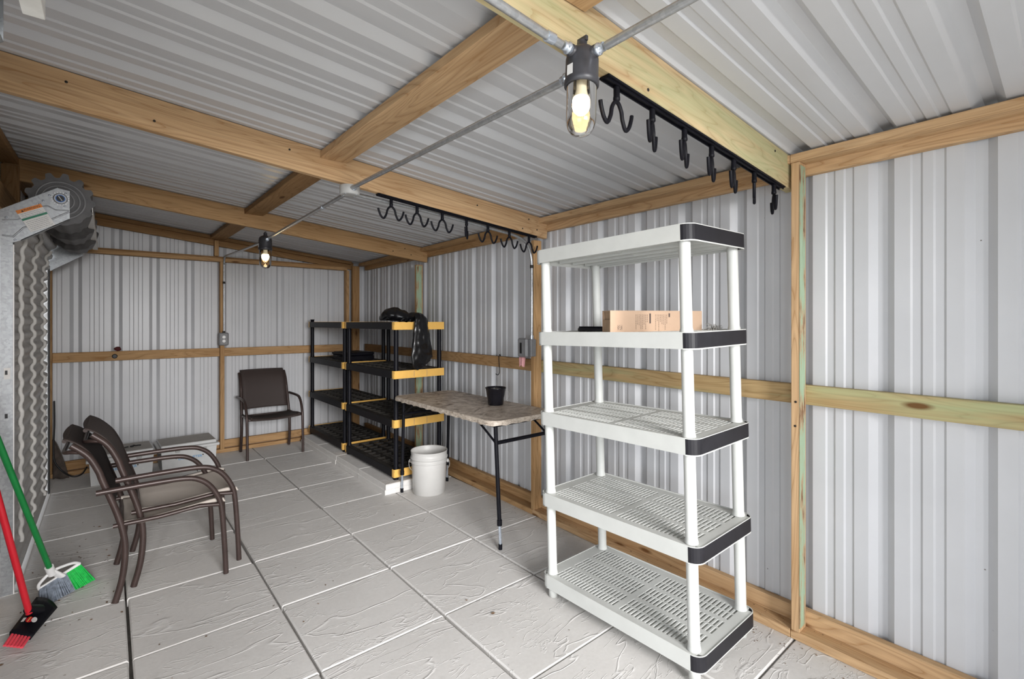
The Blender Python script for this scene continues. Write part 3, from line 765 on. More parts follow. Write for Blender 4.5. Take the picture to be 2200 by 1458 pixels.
# ------------------------------------------------------------------ hook rails
def hook_mesh():
    m = MB()
    for s in (1, -1):
        P = smooth_path([(0, 0, -0.046), (s * 0.012, 0, -0.052), (s * 0.024, 0, -0.070), (s * 0.030, 0, -0.094), (s * 0.046, 0, -0.120), (s * 0.064, 0, -0.108), (s * 0.076, 0, -0.082), (s * 0.080, 0, -0.066)], 4)
        m.tube(P, 0.0062, 8)
    return m.mesh('hook', M['jet'])
HM = hook_mesh()
SWM = MB().lathe([(0.0085, 0.0), (0.0095, -0.004), (0.0095, -0.030), (0.0105, -0.034), (0.0105, -0.042), (0.006, -0.047)][::-1], 14).mesh('swivel', M['jet'])
def hook_rail(label, x0, x1, y, depth, hooks):
    z0, z1 = zR(x0, y) - depth - 0.002, zR(x1, y) - depth - 0.002
    t = thing('hook_rail', label, 'hook rail', (x0, y, z0))
    d = Vector((x1 - x0, 0, z1 - z0)); L = d.length; d.normalize()
    yv = Vector((0, 1, 0)); zv = d.cross(yv)
    m = MB().bbox((0, -0.019, -0.007), (L, 0.019, 0.0), 0.0012).box((0, -0.011, -0.013), (L, -0.007, -0.007)).box((0, 0.007, -0.013), (L, 0.011, -0.007))
    put('rail', m.mesh('rail', M['jet']), t, axes((0, 0, 0), d, yv, zv))
    for (hx, ang) in hooks:
        zz = (z1 - z0) * (hx - x0) / (x1 - x0) - 0.009
        sw = put('swivel', SWM, t, Matrix.Translation((hx - x0, 0, zz)))
        put('hook', HM, sw, Matrix.Rotation(ang, 4, 'Z'))
    return t
hook_rail('black hook rail with turned hooks under the nearest rafter', 0.430, 1.700, -1.731, 0.152,
          [(0.488, 0.05), (0.672, 0.44), (0.866, 0.38), (1.056, 0.34), (1.232, 0.31), (1.418, 0.40), (1.618, 0.50)])
hook_rail('black rail of seven double hooks under the middle rafter', 0.507, 1.745, -0.022, 0.143,
          [(0.594, 0.0), (0.764, 0.05), (0.942, 0.0), (1.127, 0.88), (1.303, 0.0), (1.492, 0.04), (1.678, -0.05)])

# ------------------------------------------------------------------ white resin shelf unit
def rounded_end(x0, x1, y, yin, r, sgn, n=6):          # path round one short end of a shelf tier
    P = [(x0, yin)]
    for k in range(n + 1):
        a = PI / 2 * k / n
        P.append((x0 + r - r * math.cos(a), y + sgn * (r - r * math.sin(a))))
    for k in range(n + 1):
        a = PI / 2 * k / n
        P.append((x1 - r + r * math.sin(a), y + sgn * (r - r * math.cos(a))))
    P.append((x1, yin))
    return P
WX, WY = 0.492, 0.900
ws = thing('storage_shelf', 'tall white five-tier resin shelf with charcoal ends', 'shelf', (1.088, -0.775, 0.0))
ws.rotation_euler = (-0.0165, -0.0165, 0)
TZ = [0.120, 0.547, 0.972, 1.391, 1.820]
def lines(start, items):
    out = [start]
    for w in items: out.append(out[-1] + w)
    return out
xw = [0.040] + [0.055, 0.006, 0.055, 0.026] * 2 + [0.055, 0.006, 0.055] ; xw.append(WX - 0.006 - sum(xw)); xl = lines(0.003, xw)
xl = [xl[0], 0.030] + xl[1:-1] + [WX - 0.030, xl[-1]]
half = [0.0115, 0.0085] * 19
yw = [0.050] + half + [0.026] + half; yw.append(WY - 0.006 - sum(yw)); yl = lines(-WY + 0.003, yw)
yl = [yl[0], -WY + 0.030] + yl[1:-1] + [-0.030, yl[-1]]
slot_x = {2, 4, 6, 8, 10, 12}
slot_y = {2 + 2 * k for k in range(19)} | {2 + 38 + 1 + 2 * k for k in range(19)}
NXC, NYC = len(xl) - 2, len(yl) - 2
deck = MB().grid_deck(xl, yl, lambda i, j: not (i in slot_x and j in slot_y) and not (i in (0, NXC) and j in (0, NYC)), 0.0, 0.020).mesh('deck', M['white_pl'])
RC = 0.045
PE1 = rounded_end(0, WX, -WY, -WY + RC, RC, 1)          # near end: charcoal wraps the corners
PE0 = rounded_end(0, WX, 0, -RC, RC, -1)                # far end
n7 = len(PE0) // 2
lip = MB()
lip.strip([(0.0, -RC), (0.0, -WY + RC)], 0.004, -0.064, 0.004).strip([(WX, -WY + RC), (WX, -RC)], 0.004, -0.064, 0.004)
lip.strip(PE0[1:8], -0.004, -0.064, 0.004).strip(PE0[8:15], -0.004, -0.064, 0.004)
for z0_, z1_ in ((-0.066, -0.061), (0.0005, 0.0035)):
    lip.strip(PE1[::-1], -0.0032, z0_, z1_); lip.strip(PE0, -0.0032, z0_, z1_)
lip.box((0.05, -0.0105, -0.062), (WX - 0.05, -0.0075, -0.001)).box((0.05, -WY + 0.0075, -0.062), (WX - 0.05, -WY + 0.0105, -0.001))
lipm = lip.mesh('apron', M['white_pl'])
e0 = MB().strip([PE0[7], PE0[8]], -0.004, -0.061, 0.0005).mesh('end_panel', M['black_pl'])
e1 = MB().strip(PE1[::-1], -0.004, -0.061, 0.0005).mesh('end_panel', M['black_pl'])
ribm = MB().box((0, -WY + 0.03, -0.058), (0.010, -0.03, -0.0205)).mesh('rib', M['white_pl'])
crossm = MB().box((0.02, -0.45, -0.050), (WX - 0.02, -0.442, -0.0205)).mesh('cross_rib', M['white_pl'])
for z in TZ:
    T = Matrix.Translation((0, 0, z))
    tier = put('tier', deck, ws, T)
    put('apron', lipm, tier); put('end_panel', e0, tier); put('end_panel', e1, tier); put('cross_rib', crossm, tier)
    for xx in (0.06, 0.165, 0.27, 0.375, 0.44): put('rib', ribm, tier, Matrix.Translation((xx, 0, 0)))
for lx in (0.042, WX - 0.042):
    for ly in (-0.046, -WY + 0.052):
        m = MB().lathe([(0.021, 0.0), (0.023, 0.0), (0.023, 0.052)], 20, Matrix.Translation((lx, ly, 0)))
        for a, b in zip(TZ[:-1], TZ[1:]):
            m.lathe([(0.0275, a + 0.001), (0.0265, a + 0.010), (0.0240, a + 0.02), (0.0235, b - 0.07), (0.0225, b - 0.035)], 20, Matrix.Translation((lx, ly, 0)))
        m.build('leg', M['white_pl'], ws)

# things on the white shelf (fourth tier)
bx = thing('cardboard_box', 'open tan cardboard box with fine print on the white shelf', 'box', (1.112, -1.212, 1.3955), -0.50)
# local x runs along the long printed face, local y into the shelf
BL, BW, BH = 0.472, 0.095, 0.106
m = MB()
m.box((0, 0, 0), (BL, 0.003, BH)); m.box((0, BW - 0.003, 0), (BL, BW, BH)); m.box((0, 0.003, 0), (BL, BW - 0.003, 0.003))
m.box((0, 0.003, BH - 0.003), (BL, BW - 0.003, BH))
m.build('carton', M['card'], bx)
MB().box((0.002, 0.003, 0.003), (0.005, BW - 0.003, BH * 0.60)).build('flap', M['card_dk'], bx)
MB().box((0.0, 0.0, 0.0), (0.003, BW - 0.008, BH * 0.42), Matrix.Translation((0.012, 0.005, BH * 0.56)) @ Matrix.Rotation(-0.12, 4, 'Y')).build('flap', M['card_dk'], bx)
MB().box((BL - 0.006, 0.003, 0.003), (BL - 0.003, BW - 0.003, BH * 0.8)).build('flap', M['card'], bx)
pr = MB()
def mark(a, b, c, d): pr.box((a, -0.0006, c), (b, -0.0001, d))
for c0, n in ((0.128, 8), (0.228, 8)):
    for k in range(n):
        a = c0 + k * 0.0082
        ztop = BH - 0.018; zl = random.choice((0.03, 0.045, 0.07))
        z = ztop
        while z > ztop - zl:
            h = random.uniform(0.003, 0.009); mark(a, a + 0.0016, z - h, z); z -= h + 0.0022
mark(0.197, 0.2045, 0.046, BH - 0.013); mark(0.296, 0.3030, 0.076, BH - 0.012)
for k in range(20):
    if k in (4, 5, 14, 15): continue
    a = 2 * PI * k / 20; cx, cz = 0.048, 0.026
    mark(cx + 0.0085 * math.cos(a) - 0.0012, cx + 0.0085 * math.cos(a) + 0.0012, cz + 0.0085 * math.sin(a) - 0.0012, cz + 0.0085 * math.sin(a) + 0.0012)
for a, b, c, d in ((0.036, 0.060, 0.0145, 0.0151), (0.036, 0.060, 0.0375, 0.0381), (0.036, 0.0366, 0.0145, 0.038), (0.0594, 0.060, 0.0145, 0.038), (0.0465, 0.0495, 0.024, 0.029)): mark(a, b, c, d)
pr.build('printing', M['ink'], bx)['kind'] = 'stuff'
tp = thing('tape_roll', 'flattened black tape pack lying beside the cardboard box', 'tape', (1.34, -0.925, 1.3945), 0.25)
MB().bbox((-0.055, -0.075, 0), (0.055, 0.075, 0.024), 0.006).build('body', M['jet_gloss'], tp)
MB().bbox((-0.052, -0.070, 0.0242), (0.052, 0.07, 0.030), 0.003).build('wrap', M['jet_gloss'], tp)
wbm = MB()
for k in range(26):
    a = random.uniform(0, 2 * PI); r = random.uniform(0.02, 0.05)
    wbm.tube(smooth_path([(random.uniform(-.006, .006), random.uniform(-.006, .006), 0.003), (r * 0.4 * math.cos(a), r * 0.4 * math.sin(a), random.uniform(.02, .045)), (r * math.cos(a), r * math.sin(a), random.uniform(0.004, 0.05))], 3), 0.0012, 5)
wo = wbm.build('wire_bundle', M['wire']); wo.location = (1.515, -1.500, 1.3945)
tag(wo, 'tangled bundle of short wires beside the cardboard box', 'wire')

# ------------------------------------------------------------------ black and yellow shelf units
BXD, BYL = 0.505, 1.120
BT = [0.178 - 0.088, 0.602 - 0.088, 1.023 - 0.088, 1.445 - 0.088]
def black_shelf():
    t = thing('storage_shelf', '', 'shelf')
    xs = lines(0.003, [0.052, 0.080, 0.018, 0.095, 0.018, 0.095, 0.018, 0.080, BXD - 0.006 - 0.456])
    ys = lines(0.003, [0.050] + [0.092, 0.012] * 9 + [0.092] ); ys.append(BYL - 0.003)
    hx = {1, 3, 5, 7}; hy = {1 + 2 * k for k in range(10)}
    dm = MB().grid_deck(xs, ys, lambda i, j: not (i in hx and j in hy), 0.0, 0.022).mesh('deck', M['dusty'])
    ap = MB().strip([(0, BYL - 0.04), (0, 0.04)], 0.004, -0.062, 0.002).strip([(BXD, 0.04), (BXD, BYL - 0.04)], 0.004, -0.062, 0.002).mesh('apron', M['jet'])
    pa = [(0.0, 0.04), (0.0, 0.010), (0.006, 0.0), (BXD - 0.006, 0.0), (BXD, 0.010), (BXD, 0.04)]
    pb = [(x, BYL - y) for x, y in pa]
    ea = MB().strip(pa, 0.004, -0.064, 0.004).mesh('end_panel', M['yellow']); eb = MB().strip(pb, -0.004, -0.064, 0.004).mesh('end_panel', M['yellow'])
    no = MB().box((0.190, -0.0012, -0.056), (0.194, 0.0005, 0.0)).mesh('groove', M['card_dk'])
    dotm = MB().lathe([(0.007, 0.0002), (0.007, 0.0008)], 10).mesh('dimple', M['cord'])
    for z in BT:
        tier = put('tier', dm, t, Matrix.Translation((0, 0, z)))
        put('apron', ap, tier); e = put('end_panel', ea, tier); put('end_panel', eb, tier); put('groove', no, tier); put('groove', no, tier, Matrix.Translation((0.128, 0, 0)))
        for k in range(8): put('dimple', dotm, tier, Matrix.Translation((0.028, 0.10 + k * 0.13, 0)))
    for lx in (0.036, BXD - 0.036):
        for ly in (0.036, BYL - 0.036):
            m = MB().lathe([(0.023, 0.0), (0.023, 0.026)], 16, Matrix.Translation((lx, ly, 0)))
            for a, b in zip(BT[:-1], BT[1:]):
                m.lathe([(0.0235, a + 0.001), (0.0205, a + 0.02), (0.020, b - 0.022)], 16, Matrix.Translation((lx, ly, 0)))
            m.build('leg', M['jet'], t)
    return t
bsA = black_shelf(); bsA.location = (1.198, 1.166, 0.0865)
bsA['label'] = 'black four-tier shelf with yellow ends behind the folding table'; bsA['group'] = 'black and yellow shelf units'
bsB = copy_tree(bsA); bsB.location = (1.198, 2.338, 0.0865)
bsB['label'] = 'black four-tier shelf with yellow ends in the far corner'
capm = MB().lathe([(0.020, 0), (0.020, 0.024), (0.024, 0.025), (0.024, 0.032)], 14).mesh('post_cap', M['jet'])
put('post_cap', capm, bsB, Matrix.Translation((0.036, BYL - 0.036, BT[3] + 0.001)))
# pavers stacked two deep under the black shelves
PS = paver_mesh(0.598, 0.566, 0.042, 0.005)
for lay, zt in (('lower', 0.0432), ('upper', 0.0856)):
    for k in range(4):
        yc = 1.405 + k * 0.570
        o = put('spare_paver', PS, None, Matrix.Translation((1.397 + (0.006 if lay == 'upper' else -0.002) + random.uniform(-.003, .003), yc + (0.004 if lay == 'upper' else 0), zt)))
        where = ('nearest the bucket', 'second from the bucket', 'third from the bucket', 'nearest the back wall')[k]
        tag(o, '%s-layer spare concrete paver under the black shelves, %s' % (lay, where), 'paver', 'spare pavers under the black shelves')
# black case on the far shelf
bc = thing('tool_case', 'flat black plastic tool case on the far black shelf', 'case', (1.33, 2.50, 0.0865 + BT[2] + 0.001), 0.08)
MB().bbox((0, 0, 0), (0.30, 0.40, 0.052), 0.008).build('base', M['jet'], bc)
MB().bbox((0.0, 0.0, 0.053), (0.30, 0.40, 0.088), 0.010).build('lid', M['jet'], bc)
MB().tube(smooth_path([(0.0, 0.14, 0.045), (-0.03, 0.15, 0.045), (-0.03, 0.25, 0.045), (0.0, 0.26, 0.045)], 4), 0.008, 8).build('handle', M['jet'], bc)
kn = thing('spool', 'small black spool beside the tool case on the far shelf', 'spool', (1.36, 3.02, 0.0865 + BT[2] + 0.001))
MB().lathe([(0.03, 0), (0.03, 0.012), (0.018, 0.016), (0.018, 0.05), (0.03, 0.055), (0.03, 0.07)], 16).build('body', M['jet'], kn)
# black plastic bag draped over the end of the near shelf
def bag():
    S = [(1.232, 1.50, 1.468, 0.02, 0.012), (1.245, 1.47, 1.480, 0.055, 0.030), (1.265, 1.43, 1.498, 0.082, 0.046), (1.295, 1.385, 1.512, 0.100, 0.062), (1.335, 1.33, 1.506, 0.085, 0.054),
         (1.375, 1.27, 1.492, 0.055, 0.038), (1.405, 1.215, 1.492, 0.045, 0.034), (1.430, 1.165, 1.494, 0.052, 0.034), (1.440, 1.136, 1.470, 0.064, 0.022), (1.442, 1.132, 1.425, 0.074, 0.020), (1.440, 1.128, 1.36, 0.084, 0.026),
         (1.440, 1.124, 1.29, 0.095, 0.030), (1.442, 1.124, 1.22, 0.106, 0.030), (1.446, 1.126, 1.15, 0.114, 0.026), (1.452, 1.128, 1.10, 0.110, 0.018), (1.470, 1.130, 1.062, 0.082, 0.005)]
    P = smooth_path([s[:3] for s in S], 4); A = smooth_path([(s[3], s[4], 0) for s in S], 4)
    n = 40; vs = []; fs = []
    for i, (p, a) in enumerate(zip(P, A)):
        t = (P[min(i + 1, len(P) - 1)] - P[max(i - 1, 0)]).normalized()
        u = Vector((1, 0.15, 0)); u = (u - t * u.dot(t)).normalized(); w = t.cross(u)
        for k in range(n):
            an = 2 * PI * k / n
            q = p + u * math.cos(an) * a.x + w * math.sin(an) * a.y
            nz = noise.noise(Vector((q.x * 26, q.y * 26, q.z * 13))) + 0.6 * noise.noise(Vector((q.x * 60, q.y * 60, q.z * 30)))
            q += (u * math.cos(an) * 0.5 + w * math.sin(an)) * 0.013 * nz
            if q.z < 1.46 and q.y > 1.158: q.y = 1.158
            if q.y > 1.17 and q.z < 1.452: q.z = 1.452
            vs.append(q)
    m = len(P)
    for i in range(m - 1):
        for k in range(n): a = i * n + k; b = i * n + (k + 1) % n; fs.append((a, b, b + n, a + n))
    return MB().add(vs, fs, True).add(vs[:n], [tuple(range(n))[::-1]], True).add(vs[-n:], [tuple(range(n))], True)
bo = bag().build('trash_bag', M['bag'])
tag(bo, 'black plastic bag draped over the yellow end of the near black shelf', 'bag')

# ------------------------------------------------------------------ folding table and what stands by it
TX0, TX1, TY0, TY1, TZT = 1.165, 1.735, -0.255, 1.118, 0.823
ft = thing('folding_table', 'folding table with a marbled brown top and black legs', 'table', (0, 0, 0))
def round_rect(x0, x1, y0, y1, r, n=6):
    P = []
    for cx, cy, a0 in ((x1 - r, y1 - r, 0), (x0 + r, y1 - r, PI / 2), (x0 + r, y0 + r, PI), (x1 - r, y0 + r, 1.5 * PI)):
        for k in range(n + 1):
            a = a0 + PI / 2 * k / n; P.append((cx + r * math.cos(a), cy + r * math.sin(a)))
    return P
RR = round_rect(TX0, TX1, TY0, TY1, 0.075)
MB().prism(RR, Matrix.Translation((0, 0, TZT - 0.030)), 0.030).build('tabletop', M['marble'] if 'marble' in M else marble(), ft)
sk = MB(); vs = []; fs = []
RL = []
for i in range(len(RR)):
    a, b = Vector(RR[i]), Vector(RR[(i + 1) % len(RR)]); L = (b - a).length; k = max(1, int(L / 0.02))
    for j in range(k): RL.append(a.lerp(b, j / k))
nR = len(RL); cxm, cym = (TX0 + TX1) / 2, (TY0 + TY1) / 2
for i, p in enumerate(RL):
    a = RL[(i - 1) % nR]; b = RL[(i + 1) % nR]; d = (b - a).normalized(); nn = Vector((d.y, -d.x))
    wv = 0.0035 * math.sin(i * 1.9) + 0.002 * math.sin(i * 0.7)
    for k, (off, z) in enumerate(((0.0005, TZT + 0.0008), (0.006 + wv * 0.3, TZT - 0.006), (0.007 + wv, TZT - 0.030 + 0.003 * math.sin(i * 1.3)))):
        q = p + nn * off; vs.append((q.x, q.y, z))
for i in range(nR):
    for k in range(2): a = i * 3 + k; b = ((i + 1) % nR) * 3 + k; fs.append((a, b, b + 1, a + 1))
sk.add(vs, fs, True).build('cloth_skirt', marble_edge(), ft)
fo = MB()
for ys, foot, inner in ((-0.185, -0.236, 0.02), (1.07, 1.103, 0.86)):
    for lx in (1.240, 1.690):
        leg = MB().tube([(lx, ys, TZT - 0.032), (lx, ys + (foot - ys) * 0.15, 0.66), (lx, foot - (foot - ys) * 0.18, 0.165)], 0.0135, 12).build('leg', M['jet'], ft)
        MB().tube([(lx, foot - (foot - ys) * 0.18, 0.170), (lx, foot, 0.03)], 0.0095, 12).build('leg_extension', M['chrome'], leg)
        MB().lathe([(0.0165, 0.150), (0.0165, 0.185)], 12, Matrix.Translation((lx, foot - (foot - ys) * 0.17, 0))).build('collar', M['jet'], leg)
        MB().lathe([(0.0125, 0.0006), (0.0125, 0.035)], 12, Matrix.Translation((lx, foot, 0))).build('foot_cap', M['jet'], leg)
        br = MB().tube(smooth_path([(lx, inner, TZT - 0.036), (lx, inner + (ys - inner) * 0.75, 0.70), (lx, ys + (foot - ys) * 0.1, 0.655), (lx, ys + (foot - ys) * 0.2, 0.56)], 4), 0.0075, 8).build('brace', M['jet'], leg)
    MB().tube([(1.240, ys + (foot - ys) * 0.14, 0.668), (1.690, ys + (foot - ys) * 0.14, 0.668)], 0.0125, 10).build('crossbar', M['jet'], ft)
    MB().bbox((1.215, ys - 0.02, TZT - 0.050), (1.715, ys + 0.03, TZT - 0.0305), 0.002).build('hinge_plate', M['jet'], ft)
pl = thing('pail', 'small black metal pail standing on the folding table', 'pail', (1.566, 0.228, TZT + 0.0025))
MB().lathe([(0.056, 0.0), (0.058, 0.002), (0.063, 0.055), (0.0655, 0.060), (0.0655, 0.066), (0.0675, 0.070), (0.0755, 0.120), (0.079, 0.122), (0.080, 0.126), (0.078, 0.1295), (0.0745, 0.1275), (0.073, 0.108)], 36, cap1=False).build('body', M['jet_gloss'], pl)
MB().lathe([(0.0735, 0.112), (0.0733, 0.1125)], 36, cap0=False).build('contents', M['steel_pail'], pl)
hd = smooth_path([(0.053, -0.055, 0.110), (0.085, -0.030, 0.085), (0.088, -0.010, 0.045), (0.080, 0.0, 0.035)], 5)
MB().tube(smooth_path([(0.050, -0.058, 0.112), (0.074, -0.062, 0.090), (0.090, -0.050, 0.055), (0.088, -0.025, 0.025), (0.078, 0.0, 0.014)], 5), 0.0018, 6).build('handle', M['wire'], pl)
sh = MB().tube(smooth_path([(0.030, 0, -0.012), (0.028, 0, 0.000), (0.016, 0.0, 0.010), (0.000, 0.0, 0.006), (-0.008, 0.0, -0.020), (-0.012, -0.004, -0.075), (-0.014, -0.008, -0.125), (-0.022, -0.006, -0.150), (-0.036, 0.002, -0.156), (-0.050, 0.010, -0.146)], 5), 0.003, 8).build('s_hook', M['jet'])
sh.location = (xR(0.55) + GP - 0.004, 0.545, 1.161); sh.rotation_euler = (0, 0, 0.5)
tag(sh, 'thin black S hook hanging from the girt above the table', 'hook')
bk = thing('bucket', 'white plastic bucket on the floor below the folding table', 'bucket', (1.430, 0.978, 0.0008))
MB().lathe([(0.132, 0.0), (0.136, 0.002), (0.147, 0.255), (0.147, 0.258), (0.157, 0.260), (0.157, 0.272), (0.149, 0.276), (0.150, 0.292), (0.158, 0.294), (0.158, 0.305), (0.151, 0.309), (0.153, 0.348), (0.156, 0.352), (0.1535, 0.357), (0.150, 0.352), (0.146, 0.30), (0.134, 0.012)], 44, cap1=False).add([], []).build('body', M['bucket'], bk)
MB().lathe([(0.134, 0.012), (0.1339, 0.0121)], 44, cap0=False).build('inside_bottom', M['bucket'], bk)
for s in (1, -1):
    MB().lathe([(0.016, 0), (0.016, 0.008), (0.008, 0.012)], 12, axes((s * 0.122, -s * 0.098, 0.262), (0, 0, 1), (s * 0.62, s * 0.78, 0), (s * 0.78, -s * 0.62, 0))).build('handle_ear', M['bucket'], bk)
MB().tube(smooth_path([(0.135, -0.108, 0.262), (0.125, -0.120, 0.215), (0.08, -0.115, 0.19)], 4)[:6] , 0.003, 6).build('handle', M['wire'], bk)
MB().tube(smooth_path([(-0.135, 0.108, 0.262), (-0.142, 0.085, 0.215), (-0.130, 0.06, 0.19)], 4), 0.003, 6).build('handle', M['wire'], bk)

# ------------------------------------------------------------------ patio chairs
def patio_chair(label, seat_mat, back_mat, group=None):
    t = thing('patio_chair', label, 'chair', group=group)
    for s in (-1, 1):
        y = s * 0.252
        up = smooth_path([(-0.415, y * 0.94, 0.835), (-0.352, y * 0.94, 0.772), (-0.312, y * 0.945, 0.690), (-0.295, y * 0.95, 0.634), (-0.242, y * 0.97, 0.471), (-0.214, y * 0.985, 0.354), (-0.206, y * 0.99, 0.25), (-0.218, y, 0.12), (-0.246, y, 0.004)], 5)
        MB().tube(up, 0.0155, 10).build('back_leg', M['bronze'], t)
        yo = s * 0.276
        ar = smooth_path([(-0.320, yo, 0.588), (-0.10, yo, 0.592), (0.050, yo, 0.588), (0.118, yo, 0.567), (0.170, yo, 0.520), (0.212, yo, 0.440), (0.226, yo, 0.36), (0.238, yo, 0.18), (0.246, yo, 0.004)], 5)
        MB().tube(ar, 0.0140, 10).build('arm_leg', M['bronze'], t)
        MB().tube([(-0.255, s * 0.243, 0.395), (-0.06, s * 0.250, 0.398), (0.12, s * 0.255, 0.415), (0.215, yo, 0.408)], 0.0115, 8).build('side_rail', M['bronze'], t)
        MB().tube([(-0.285, s * 0.245, 0.588), (-0.285, yo, 0.588)], 0.009, 8).build('arm_bracket', M['bronze'], t)
    # rounded rails across
    MB().tube(smooth_path([(0.208, -0.262, 0.405), (0.225, -0.15, 0.398), (0.232, 0, 0.396), (0.225, 0.15, 0.398), (0.208, 0.262, 0.405)], 5), 0.011, 8).build('front_rail', M['bronze'], t)
    MB().tube(smooth_path([(-0.375, -0.236, 0.795), (-0.418, -0.225, 0.800), (-0.445, -0.16, 0.790), (-0.448, 0, 0.786), (-0.445, 0.16, 0.790), (-0.418, 0.225, 0.800), (-0.375, 0.236, 0.795)], 4), 0.010, 8).build('top_rail', M['bronze'], t)
    MB().tube([(-0.222, -0.24, 0.385), (-0.222, 0.24, 0.385)], 0.010, 8).build('rear_rail', M['bronze'], t)
    # slings
    def sling(path, half, sag, mat, name, nrm):
        P = smooth_path(path, 4); n = 12; vs = []; fs = []
        for p in P:
            for k in range(n + 1):
                u = -1 + 2 * k / n
                q = Vector((p.x, u * half, p.z)) + Vector(nrm) * sag * (1 - u * u)
                vs.append(q)
        for i in range(len(P) - 1):
            for k in range(n): a = i * (n + 1) + k; fs.append((a, a + 1, a + n + 2, a + n + 1))
        o = MB().add(vs, fs, True).build(name, mat, t)
        sm = o.modifiers.new('thick', 'SOLIDIFY'); sm.thickness = 0.006; sm.offset = 0
        return o
    for s_ in (-1, 1):
        MB().tube(smooth_path([(-0.225, s_ * 0.236, 0.398), (-0.10, s_ * 0.238, 0.394), (0.08, s_ * 0.240, 0.412), (0.19, s_ * 0.240, 0.424), (0.238, s_ * 0.236, 0.416)], 4), 0.0125, 8).build('seat_hem', seat_mat, t)
    MB().tube([(-0.440, -0.226, 0.858), (-0.440, 0.226, 0.858)], 0.010, 8).build('top_hem', back_mat, t)
    sling([(-0.440, 0, 0.866), (-0.395, 0, 0.838), (-0.345, 0, 0.782), (-0.305, 0, 0.70), (-0.275, 0, 0.60), (-0.232, 0, 0.455)], 0.228, 0.018, back_mat, 'back_sling', (-0.9, 0, 0.2))
    sling([(-0.215, 0, 0.398), (-0.10, 0, 0.394), (0.08, 0, 0.412), (0.19, 0, 0.424), (0.236, 0, 0.418), (0.246, 0, 0.405)], 0.238, 0.020, seat_mat, 'seat_sling', (0, 0, -1))
    return t
chA = patio_chair('bottom brown patio chair of the stacked pair', M['sling_lit'], M['sling'], 'brown patio chairs')
chA.location = (-0.394, 0.828, 0.0006); chA.rotation_euler = (0, 0, -0.02)
chB = copy_tree(chA); chB['label'] = 'top brown patio chair of the stacked pair'
chB.location = (-0.318, 0.882, 0.034); chB.rotation_euler = (0, 0, -0.02)
chC = patio_chair('single brown patio chair facing out from the back wall', M['sling'], M['sling'], 'brown patio chairs')
chC.location = (0.710, 3.183, 0.0006); chC.rotation_euler = (0, 0, -PI / 2); chC.scale = (0.93, 1.0, 1.03)

# ------------------------------------------------------------------ totes by the back wall
def tote(label, loc, rz):
    t = thing('storage_tote', label, 'tote', loc, rz, 'white lidded totes by the back wall')
    a, b = 0.228, 0.195
    m = MB(); vs = [(-a + .012, -b + .012, 0), (a - .012, -b + .012, 0), (a - .012, b - .012, 0), (-a + .012, b - .012, 0), (-a, -b, 0.215), (a, -b, 0.215), (a, b, 0.215), (-a, b, 0.215)]
    m.add(vs, [(3, 2, 1, 0), (4, 5, 6, 7)] + [(i, (i + 1) % 4, 4 + (i + 1) % 4, 4 + i) for i in range(4)])
    m.build('body', M['tote'], t)
    MB().bbox((-a - 0.022, -b - 0.022, 0.206), (a + 0.022, b + 0.014, 0.232), 0.004).build('lid_rim', M['tote'], t)
    MB().bbox((-a + 0.000, -b + 0.008, 0.2322), (a - 0.000, b - 0.004, 0.262), 0.006).build('lid_front', M['tote'], t)
    MB().box((-a + 0.006, -b + 0.014, 0.2621), (a - 0.006, b - 0.010, 0.2632)).build('lid_top', M['totelid'], t)
    for s in (-0.10, 0.12):
        MB().lathe([(0.006, 0), (0.006, 0.004)], 8, axes((s - 0.01, -b - 0.001 + 0.004, 0.13), (1, 0, 0), (0, 0, 1), (0, -1, 0))).build('rivet', M['screw'], t)
        MB().bbox((s - 0.018, -b - 0.026, 0.190), (s + 0.018, -b - 0.002, 0.206), 0.002).build('latch', M['jbox'], t)
    tm = text_mesh('LAKE  LIFTER', 0.034, M['blue_ink'], 'lettering')
    put('lettering', tm, t, axes((0.005, -b + 0.0035, 0.120), (1, 0, 0), Vector((0, -0.0557, 1)).normalized(), Vector((0, -1, -0.0557)).normalized()))
    return t
tote('white lidded tote between the stacked chairs and the back wall', (-0.578, 3.180, 0.0008), 0.03)
tote('white lidded tote nearest the back wall stud', (-0.065, 3.200, 0.0008), 0.03)
for (x, y, r, lb_) in ((-0.56, 3.14, 0.3, 'left of two small black clips on the tote lid'), (-0.47, 3.17, -0.2, 'right of two small black clips on the tote lid')):
    c = thing('clip', lb_, 'clip', (x, y, 0.2645), r)
    MB().tube(smooth_path([(-0.035, 0, 0.006), (-0.02, 0.012, 0.010), (0.0, 0.0, 0.008), (0.02, -0.01, 0.012), (0.035, 0.006, 0.008)], 4), 0.0055, 7).build('arm', M['cord'], c)
    MB().lathe([(0.012, 0.0), (0.016, 0.004), (0.012, 0.012)], 10, Matrix.Translation((-0.03, 0, 0))).build('pad', M['cord'], c)

# ------------------------------------------------------------------ brooms
gb = thing('broom', 'green-handled angle broom with grey and green bristles', 'broom', (0, 0, 0))
nk = Vector((-0.905, 0.825, 0.170)); hdir = Vector((-0.140, -0.372, 0.756)).normalized()
MB().tube([nk - hdir * 0.01, nk + hdir * 0.60, nk + hdir * 1.20], 0.0125, 14).build('handle', M['greenh'], gb)
